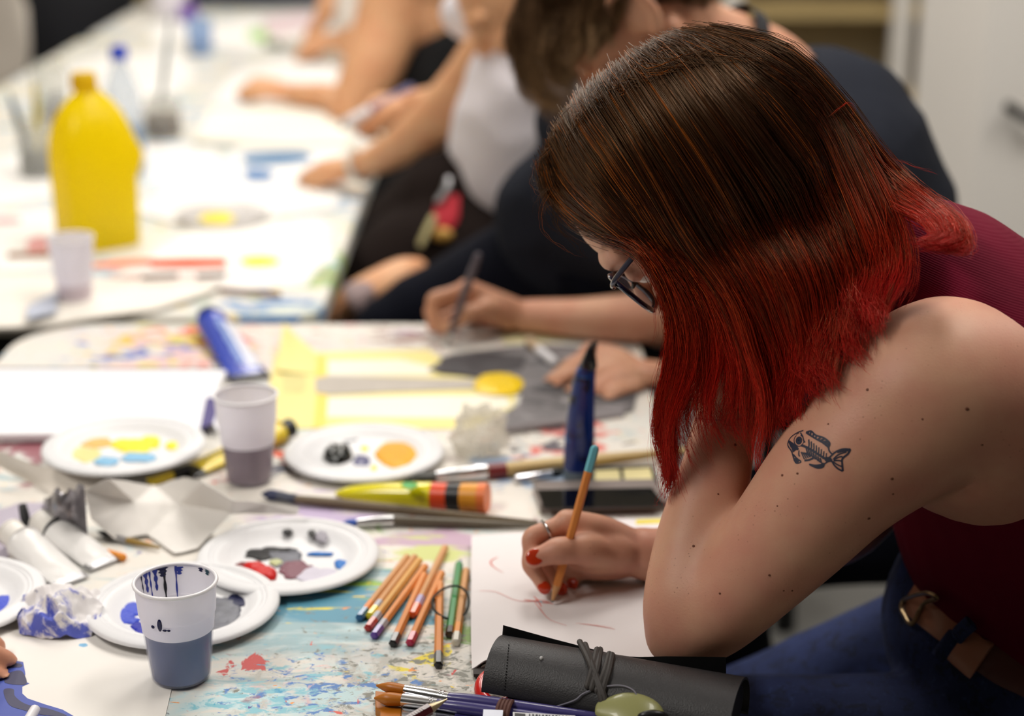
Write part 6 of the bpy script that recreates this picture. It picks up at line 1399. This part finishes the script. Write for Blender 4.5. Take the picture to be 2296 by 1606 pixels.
b = MB(); tt_ = [(1770, 215, 2.18, .13, .062), (1850, 285, 2.19, .185, .108), (1920, 470, 2.19, .19, .125), (1960, 700, 2.20, .18, .135), (1970, 900, 2.22, .18, .13)]
b.tube([q3(a[:3]) for a in tt_], [(a[3], a[4]) for a in tt_], 28, 24, up=V3((.8, 0, .6)))
b.tube([Qy(1700, 300, 2.36), Qy(1560, 330, 2.40), Qy(1420, 320, 2.42), Qy(1330, 300, 2.42), Qy(1270, 280, 2.42)], [.10, .085, .085, .07, .05], 20, 18)
b.tube([Qy(1430, 340, 2.40), Qy(1300, 430, 2.42), Qy(1240, 500, 2.44), Qy(1300, 600, 2.44)], [.095, .095, .09, .08], 20, 18)
b.tube([Qy(1800, 480, 2.22), Qy(1500, 480, 2.36), Qy(1330, 500, 2.42)], [.15, .14, .10], 20, 16)
b.tube([Qy(1850, 330, 2.10), Qy(1800, 560, 2.05), Qy(1760, 700, 2.05)], [.075, .07, .058], 18, 14)
b.tube([Qy(1640, 460, 2.42), Qy(1650, 600, 2.30), Qy(1660, 680, 2.22)], [.08, .07, .058], 18, 12)
cloth_part(b, NAV, M_navy, 't_shirt', .007, 6, .006, 14)
b = MB(); b.tube([Qy(1700, 128, 2.085), Qy(1760, 118, 2.12), Qy(1822, 122, 2.18)], [(.007, .003)] * 3, 10, 12); b.build('collar', M_navy, NAV)
b = MB()
b.tube([V3((.90, 2.20, .56)), V3((.70, 2.30, .56)), Qy(1480, 600, 2.42), Qy(1250, 590, 2.46), Qy(1080, 650, 2.50), Qy(960, 700, 2.52), Qy(870, 745, 2.53)], [.13, .13, .12, .090, .075, .064, .058], 22, 26)
b.tube([V3((.90, 2.20, .56)), V3((.65, 2.12, .56)), V3((.38, 2.08, .55)), V3((.25, 2.05, .50))], [.13, .11, .09, .075], 20, 18)
b.tube([V3((.26, 2.05, .52)), V3((.30, 2.10, .3)), V3((.36, 2.12, .04))], [.07, .06, .05], 16, 12)
b.tube([Qy(880, 742, 2.53), V3((-.16, 2.56, .5)), V3((-.12, 2.6, .25)), V3((-.10, 2.6, .04))], [.058, .055, .05, .045], 16, 14)
cloth_part(b, NAV, M_nav2, 'trousers', .007, 6, .006, 12)
# choker
nk0, nk1 = Qy(1640, 120, 2.145), Qy(1705, 152, 2.16); s_, u_, d_ = axes_of(nk1 - nk0); b = MB(); pts = []
for i in range(33):
    a = 2 * PI * i / 32; pts.append(nk0 + s_ * (.0605 * math.cos(a)) + u_ * (.0605 * math.sin(a)))
rings_ = [(p + d_ * .011, p - d_ * .011) for p in pts]; vs = []; fs = []
for a_, c_ in rings_: vs += [a_, c_]
for i in range(32): fs.append((2 * i, 2 * i + 1, 2 * i + 3, 2 * i + 2))
b.add(vs, fs); b.build('choker', mat('black ribbon', (22, 22, 28), .7), NAV)
# brush in the hand
t = thing('paintbrush', Qy(992, 796, 2.2), 'slim grey handled brush held by the person in the navy T-shirt', 'paintbrush', 'paintbrushes')
A, Bq = Qy(990, 800, 2.195), Qy(1072, 574, 2.205)
b = MB(); b.tube([A.lerp(Bq, .22), A.lerp(Bq, .5), A.lerp(Bq, .8), Bq], [.0042, .0052, .0055, .0045], 12, 14); b.build('handle', mat('mauve grey handle', (96, 88, 98), .35), t)
b = MB(); b.tube([A.lerp(Bq, .10), A.lerp(Bq, .24)], [.0036, .0044], 12, rnd=False); b.build('ferrule', M_silver, t)
b = MB(); b.tube([A, A.lerp(Bq, .05), A.lerp(Bq, .11)], [.001, .0040, .0036], 12, 6); b.build('bristles', mat('cream bristles', (226, 212, 176), .5), t)
# hair of E
EHR = (.106, .088, .110); EAX = (ef, el, eu); EHc = EP(-.006, .014)
def eg(on, free): return spl([tuple(ell_hit(x, y, EHc, EAX, EHR)) for x, y in on] + [tuple(Qy(*p)) for p in free], 22)
EG = np.array([
 eg([(1190, -60), (1165, 0)], [(1138, 70, 2.10), (1140, 130, 2.09), (1160, 190, 2.085), (1200, 235, 2.08), (1215, 262, 2.08)]),
 eg([(1220, -95), (1200, -30)], [(1180, 60, 2.07), (1180, 130, 2.06), (1200, 190, 2.055), (1235, 230, 2.055), (1265, 262, 2.055)]),
 eg([(1260, -120), (1240, -50), (1225, 30)], [(1215, 110, 2.045), (1225, 165, 2.04), (1250, 205, 2.04), (1270, 240, 2.04)]),
 eg([(1310, -140), (1290, -60), (1275, 20)], [(1262, 90, 2.035), (1262, 140, 2.03), (1275, 175, 2.03), (1290, 195, 2.03)]),
 eg([(1370, -150), (1345, -70), (1325, 10), (1310, 60)], [(1300, 110, 2.032), (1300, 140, 2.03)]),
 eg([(1420, -150), (1400, -80), (1375, 0), (1360, 50)], [(1350, 90, 2.035), (1350, 118, 2.035)]),
 eg([(1470, -140), (1455, -80), (1430, -30), (1394, 15)], [(1370, 62, 2.034), (1360, 104, 2.034)]),
 eg([(1505, -125), (1500, -70), (1480, -28)], [(1455, -6, 2.055), (1430, 2, 2.052)]),
 eg([(1540, -100), (1562, -45), (1556, -6)], [(1536, 22, 2.075), (1512, 34, 2.075)]),
 eg([(1560, -90), (1590, -40), (1604, 0)], [(1598, 26, 2.09), (1580, 46, 2.09)])])
M_hairE = hair_mat('brown hair', [(0, (50, 36, 26)), (.35, (74, 54, 38)), (.75, (124, 98, 70)), (1, (150, 124, 94))], .35, .7, .7)
ec = tuple(EHc)
pe = [strands(EG, 2600, ec, 34, .020, .92, .010, .0006, .00042, .55, None, 21), strands(EG, 900, ec, 200, .010, .3, .012, .002, .00030, .7, None, 22)]
fe = np.array(el); EGm = EG - 2 * ((EG - np.array(EHc)) @ fe)[..., None] * fe; pe.append(strands(EGm, 900, ec, 30, .012, .7, .006, .0006, .0006, .7, None, 23))
Vq, Fq, Tq, Rq = merge(pe); o = np_mesh('hair', Vq - np.array(ORG[NAV.name]), Fq, {'t': Tq, 'rnd': Rq}, M_hairE, NAV); o['kind'] = 'stuff'
b = MB(); b.ell(EP(-.018, .020), (.095, .0755, .098), EAX, 32, 20); b.build('scalp_hair', mat('dark brown underlayer', (36, 26, 20), .7), NAV)
t = thing('stool', (.95, 2.2, 0), 'black stool under the person in the navy T-shirt', 'stool'); b = MB(); b.lathe([(1e-5, .38), (.17, .38), (.175, .39), (.165, .402), (1e-5, .402)], V3((.95, 2.2, 0)), 28); b.build('seat', M_black, t)
for dx, dy in ((.13, .13), (-.13, .13), (.13, -.13), (-.13, -.13)):
    b = MB(); b.tube([V3((.95 + dx * .8, 2.2 + dy * .8, .38)), V3((.95 + dx * 1.2, 2.2 + dy * 1.2, 0))], .014, 10, rnd=False); b.build('leg', M_leg, t)

# ---- the person in the white T-shirt (D)
WHT = person((.25, 2.95, 0), 'person in a white T-shirt and dark trousers reaching over the second table, bracelet on wrist')
b = MB(); DC = Qy(1165, -15, 2.86); df = V3((-.72, -.05, -.69)).normalized(); dl = V3((-.05, -.99, 0.0)); dl = (dl - df * dl.dot(df)).normalized(); du = dl.cross(df)
if du.z < 0: du = -du
DP = head_shape(b, DC, df, du, dl)
b.tube([DP(-.03, -.04), Qy(1270, 60, 2.90)], [.055, .06], 18, 8)
dA = [(1180, 90, 2.93, .060), (1125, 110, 2.94, .060), (1050, 200, 2.98, .0540), (960, 285, 3.02, .0455), (872, 343, 3.07, .0320), (800, 376, 3.11, .0235)]
b.tube([q3(a[:3]) for a in dA], [a[3] for a in dA], 22, 30)
dw = Qy(800, 376, 3.11); hand(b, dw, Qy(700, 368, 3.18) - dw, (.15, -.35, .9), (0, -1, 0), curl=(.55, .55, .6, .65), k=.94)
rw_ = Qy(925, 232, 3.22); b.tube([Qy(1050, 240, 3.16), Qy(985, 228, 3.19), rw_], [.035, .03, .024], 16, 12)
hand(b, rw_, Qy(830, 240, 3.22) - rw_, (.1, -.5, .85), (0, -1, .3), curl=(1.5, 1.6, 1.7, 1.7), k=.9)
# bare foot propped beside the table
b.tube([Qy(935, 600, 2.68), Qy(905, 612, 2.66), Qy(850, 640, 2.64), Qy(790, 672, 2.63), Qy(745, 705, 2.62)], [(.018, .016), (.028, .024), (.034, .025), (.036, .022), (.030, .015)], 18, 22)
for i in range(5):
    p_ = Qy(752 - i * 5, 694 + i * 7, 2.625 - i * .006); finger(b, [p_, p_ + V3((-.022, -.004, -.010)), p_ + V3((-.034 + i * .002, -.006, -.018))], .011 if i == 0 else .0085, .007)
for v in b.v:
    if v.x < -.27 and 2.33 < v.y < 3.74 and v.z < TZ + .004 and v.z > .7: v.z = TZ + .004
skin_part(b, WHT, SK3, .004, 4)
M_tee = mat('white cotton', (226, 220, 226), .9)
b = MB(); b.tube([Qy(1260, 90, 2.93), Qy(1190, 170, 2.93), Qy(1150, 290, 2.93), Qy(1125, 380, 2.94)], [(.15, .085), (.17, .105), (.16, .105), (.15, .095)], 24, 18, up=V3((.8, 0, .5)))
b.tube([Qy(1170, 60, 2.98), Qy(1100, 20, 3.04), Qy(1050, 30, 3.10)], [.075, .065, .05], 18, 12)
cloth_part(b, WHT, M_tee, 't_shirt', .008, 6, .006, 12)
b = MB(); b.tube([V3((.30, 2.95, .62)), Qy(1090, 470, 2.93), Qy(960, 505, 2.95), Qy(870, 625, 2.96), Qy(800, 660, 2.96)], [.15, .115, .10, .088, .075], 22, 22)
b.tube([Qy(1080, 560, 2.88), Qy(960, 600, 2.86), Qy(850, 660, 2.86), Qy(790, 720, 2.86)], [.12, .115, .10, .085], 22, 18)
b.tube([Qy(810, 670, 2.96), V3((-.22, 2.95, .4)), V3((-.16, 2.95, .04))], [.07, .06, .05], 16, 12)
cloth_part(b, WHT, mat('black brown trousers', (31, 24, 22), .95, spec=.1, vary=.25, vscale=8), 'trousers', .008, 6, .008, 11)
b = MB(); b.tube([Qy(800, 640, 2.60), Qy(812, 668, 2.585), Qy(826, 694, 2.60)], [(.024, .006), (.026, .006), (.022, .006)], 12, 10); b.build('sandal_strap', mat('grey mauve strap', (150, 130, 130), .7), WHT)
p0, p1 = Qy(818, 366, 3.10), Qy(790, 380, 3.115); ring_on(p0, p1, .5, .0285, 'pale bracelet on the wrist reaching to the paper with blue strokes', 'bracelet', mat('pale beads', (206, 206, 198), .3), .007)
bpy.data.objects['bracelet']['category'] = 'bracelet'
t = thing('pen', Qy(800, 262, 3.2), 'white capped pen held in the raised hand over the drawing block', 'pen')
b = MB(); b.tube([Qy(826, 250, 3.2), Qy(782, 274, 3.2)], .0105, 12); b.build('cap', mat('white plastic', (232, 230, 234), .3), t)
b = MB(); b.tube([Qy(830, 248, 3.2), Qy(920, 200, 3.24)], .009, 12); b.build('barrel', mat('violet grey barrel', (92, 86, 130), .4), t)
b = MB(); b.tube([Qy(782, 274, 3.2), Qy(766, 284, 3.2)], [.009, .004], 12); b.build('tip', mat('dark tip', (70, 56, 50), .4), t)
t = thing('keychain', Qy(1000, 440, 2.78), 'keychain with a red tag hanging at the hip of the person in the white T-shirt', 'keychain')
b = MB(); b.tube([Qy(1006, 404, 2.79), Qy(1000, 425, 2.78), Qy(985, 450, 2.77)], .006, 10, 8); b.build('clip', M_silver, t)
b = MB(); b.sheet([[Qy(982, 440, 2.78), Qy(1030, 436, 2.79)], [Qy(972, 478, 2.765), Qy(1028, 474, 2.78)], [Qy(978, 492, 2.76), Qy(1012, 498, 2.77)]], .012, 10, 10); b.build('red_tag', mat('red fabric', (206, 52, 66), .7), t)
b = MB(); b.tube([Qy(972, 486, 2.76), Qy(955, 520, 2.75), Qy(942, 550, 2.745)], [(.008, .003)] * 3, 10, 10); b.build('strap', mat('khaki strap', (176, 166, 120), .7), t)
b = MB(); b.ell(Qy(992, 526, 2.76), (.017, .008, .012)); b.build('charm', mat('amber charm', (206, 160, 80), .4), t)

# ---- the person in the black top (C)
BLK = person((.05, 3.9, 0), 'person in a black top leaning on one elbow, fist over the far papers')
b = MB()
b.tube([Qy(985, -60, 3.86), Qy(905, -40, 3.86), Qy(868, 60, 3.84), Qy(830, 160, 3.80), Qy(790, 240, 3.78), Qy(778, 262, 3.78)], [.095, .085, .074, .064, .050, .042], 22, 24)
b.tube([Qy(786, 262, 3.78), Qy(745, 222, 3.88), Qy(690, 214, 3.92), Qy(650, 208, 3.95)], [.040, .034, .028, .023], 18, 16)
cw_ = Qy(650, 208, 3.95); hand(b, cw_, Qy(590, 186, 3.96) - cw_, (.2, -.2, .95), (0, -1, .2), curl=(1.6, 1.7, 1.7, 1.8), k=.95)
b.tube([Qy(1010, -60, 3.95), Qy(985, 20, 3.93), Qy(975, 80, 3.93)], [(.16, .10), (.15, .09), (.13, .07)], 20, 10, up=V3((.8, 0, .5)))
for v in b.v:
    if v.z < TZ + .019 and v.z > .68: v.z = TZ + .019
skin_part(b, BLK, SK3, .006, 4)
b = MB(); b.tube([Qy(1000, 70, 3.95), Qy(990, 150, 3.95), Qy(990, 260, 3.95), Qy(1000, 400, 3.95)], [(.17, .08), (.17, .11), (.16, .12), (.15, .12)], 22, 16, up=V3((.8, 0, .4)))
cloth_part(b, BLK, mat('black cotton', (12, 12, 15), .9), 'top', .01, 5)
b = MB(); b.tube([Qy(1000, 380, 3.9), Qy(940, 430, 3.85), Qy(900, 450, 3.85)], [.13, .10, .09], 18, 12); b.tube([Qy(900, 450, 3.85), V3((-.2, 3.85, .3)), V3((-.18, 3.85, .04))], [.08, .06, .05], 14, 10)
cloth_part(b, BLK, mat('black trousers', (16, 16, 19), .9), 'trousers', .012, 5)
# ---- the farthest person (B)
FAR = person((-.1, 4.8, 0), 'farthest person, white sleeve and bare hands over the far table')
b = MB()
b.tube([Qy(830, -70, 4.7), Qy(805, 30, 4.66), Qy(795, 110, 4.62)], [.06, .05, .04], 16, 14)
b.tube([Qy(795, 112, 4.62), Qy(770, 96, 4.66), Qy(752, 88, 4.7)], [.038, .03, .025], 14, 10)
w_ = Qy(756, 88, 4.7); hand(b, w_, V3((-.8, .2, -.1)), (0, -.3, .9), (0, -1, 0), curl=(1.4, 1.5, 1.6, 1.6))
b.tube([Qy(770, -60, 4.9), Qy(742, 0, 4.85), Qy(726, 36, 4.82)], [.04, .034, .028], 14, 10)
w_ = Qy(728, 32, 4.82); hand(b, w_, V3((-.5, .1, -.6)), (-.5, -.3, .6), (0, -1, 0), curl=(.9, 1, 1, 1.1), k=.95)
for v in b.v:
    if v.z < TZ + .003: v.z = TZ + .003
skin_part(b, FAR, SK3, .006, 4)
b = MB(); b.tube([Qy(850, -120, 4.7), Qy(818, -10, 4.68), Qy(804, 38, 4.66)], [.085, .074, .066], 18, 12); b.tube([Qy(1040, -150, 4.9), Qy(1040, 0, 4.9), Qy(1040, 150, 4.9)], [(.17, .11)] * 3, 18, 8, up=V3((1, 0, .2)))
cloth_part(b, FAR, mat('off white cotton', (226, 216, 206), .9), 'shirt', .01, 5)
b = MB(); b.tube([Qy(1040, 140, 4.9), V3((-.03, 4.85, .5)), V3((-.15, 4.8, .5))], [.14, .12, .08], 16, 10); b.tube([V3((-.15, 4.8, .5)), V3((-.15, 4.85, .04))], [.07, .05], 14, 8)
cloth_part(b, FAR, mat('black trousers', (16, 16, 19), .9), 'trousers', .012, 4)
# ---- hand of a person at the left edge, near
LFT = person((-.62, 1.2, 0), 'hand of a person outside at the left edge, over the cream sheet with blue paint')
b = MB(); lw_ = V3(Qy(-335, 1430, 1.27)); kn = Qy(-150, 1420, 1.29)
hand(b, lw_, kn - lw_, (.25, -.25, .9), (0, -1, .1), curl=(1.3, 1.3, 1.4, 1.5), k=1.0)
b.tube([lw_ + V3((-.25, -.12, .02)), lw_ + V3((-.1, -.04, .012)), lw_], [.04, .034, .025], 18, 12)
for v in b.v:
    if v.z < TZ + .003: v.z = TZ + .003
skin_part(b, LFT, SK4, .003, 4)

t = thing('stool', (.36, 2.98, 0), 'black stool under the person in the white T-shirt', 'stool'); b = MB(); b.lathe([(1e-5, .45), (.16, .45), (.165, .46), (.155, .472), (1e-5, .472)], V3((.36, 2.98, 0)), 28); b.build('seat', M_black, t)
for dx, dy in ((.13, .13), (-.13, .13), (.135, -.13), (-.13, -.13)):
    b = MB(); b.tube([V3((.36 + dx, 2.98 + dy, .45)), V3((.36 + dx, 2.98 + dy, 0))], .019, 10, rnd=False); b.build('leg', M_leg, t)
# ================================================================ view
vs_ = bpy.context.scene.view_settings; vs_.view_transform = 'Standard'; vs_.look = 'None'; vs_.gamma = 1; vs_.use_curve_mapping = False; vs_.exposure = 0
cy = bpy.context.scene.cycles
cy.max_bounces = 7; cy.diffuse_bounces = 3; cy.glossy_bounces = 3; cy.transmission_bounces = 5; cy.transparent_max_bounces = 12
cy.caustics_reflective = False; cy.caustics_refractive = False; cy.use_adaptive_sampling = True; cy.adaptive_threshold = .03; cy.sample_clamp_indirect = 6
bpy.context.view_layer.update()
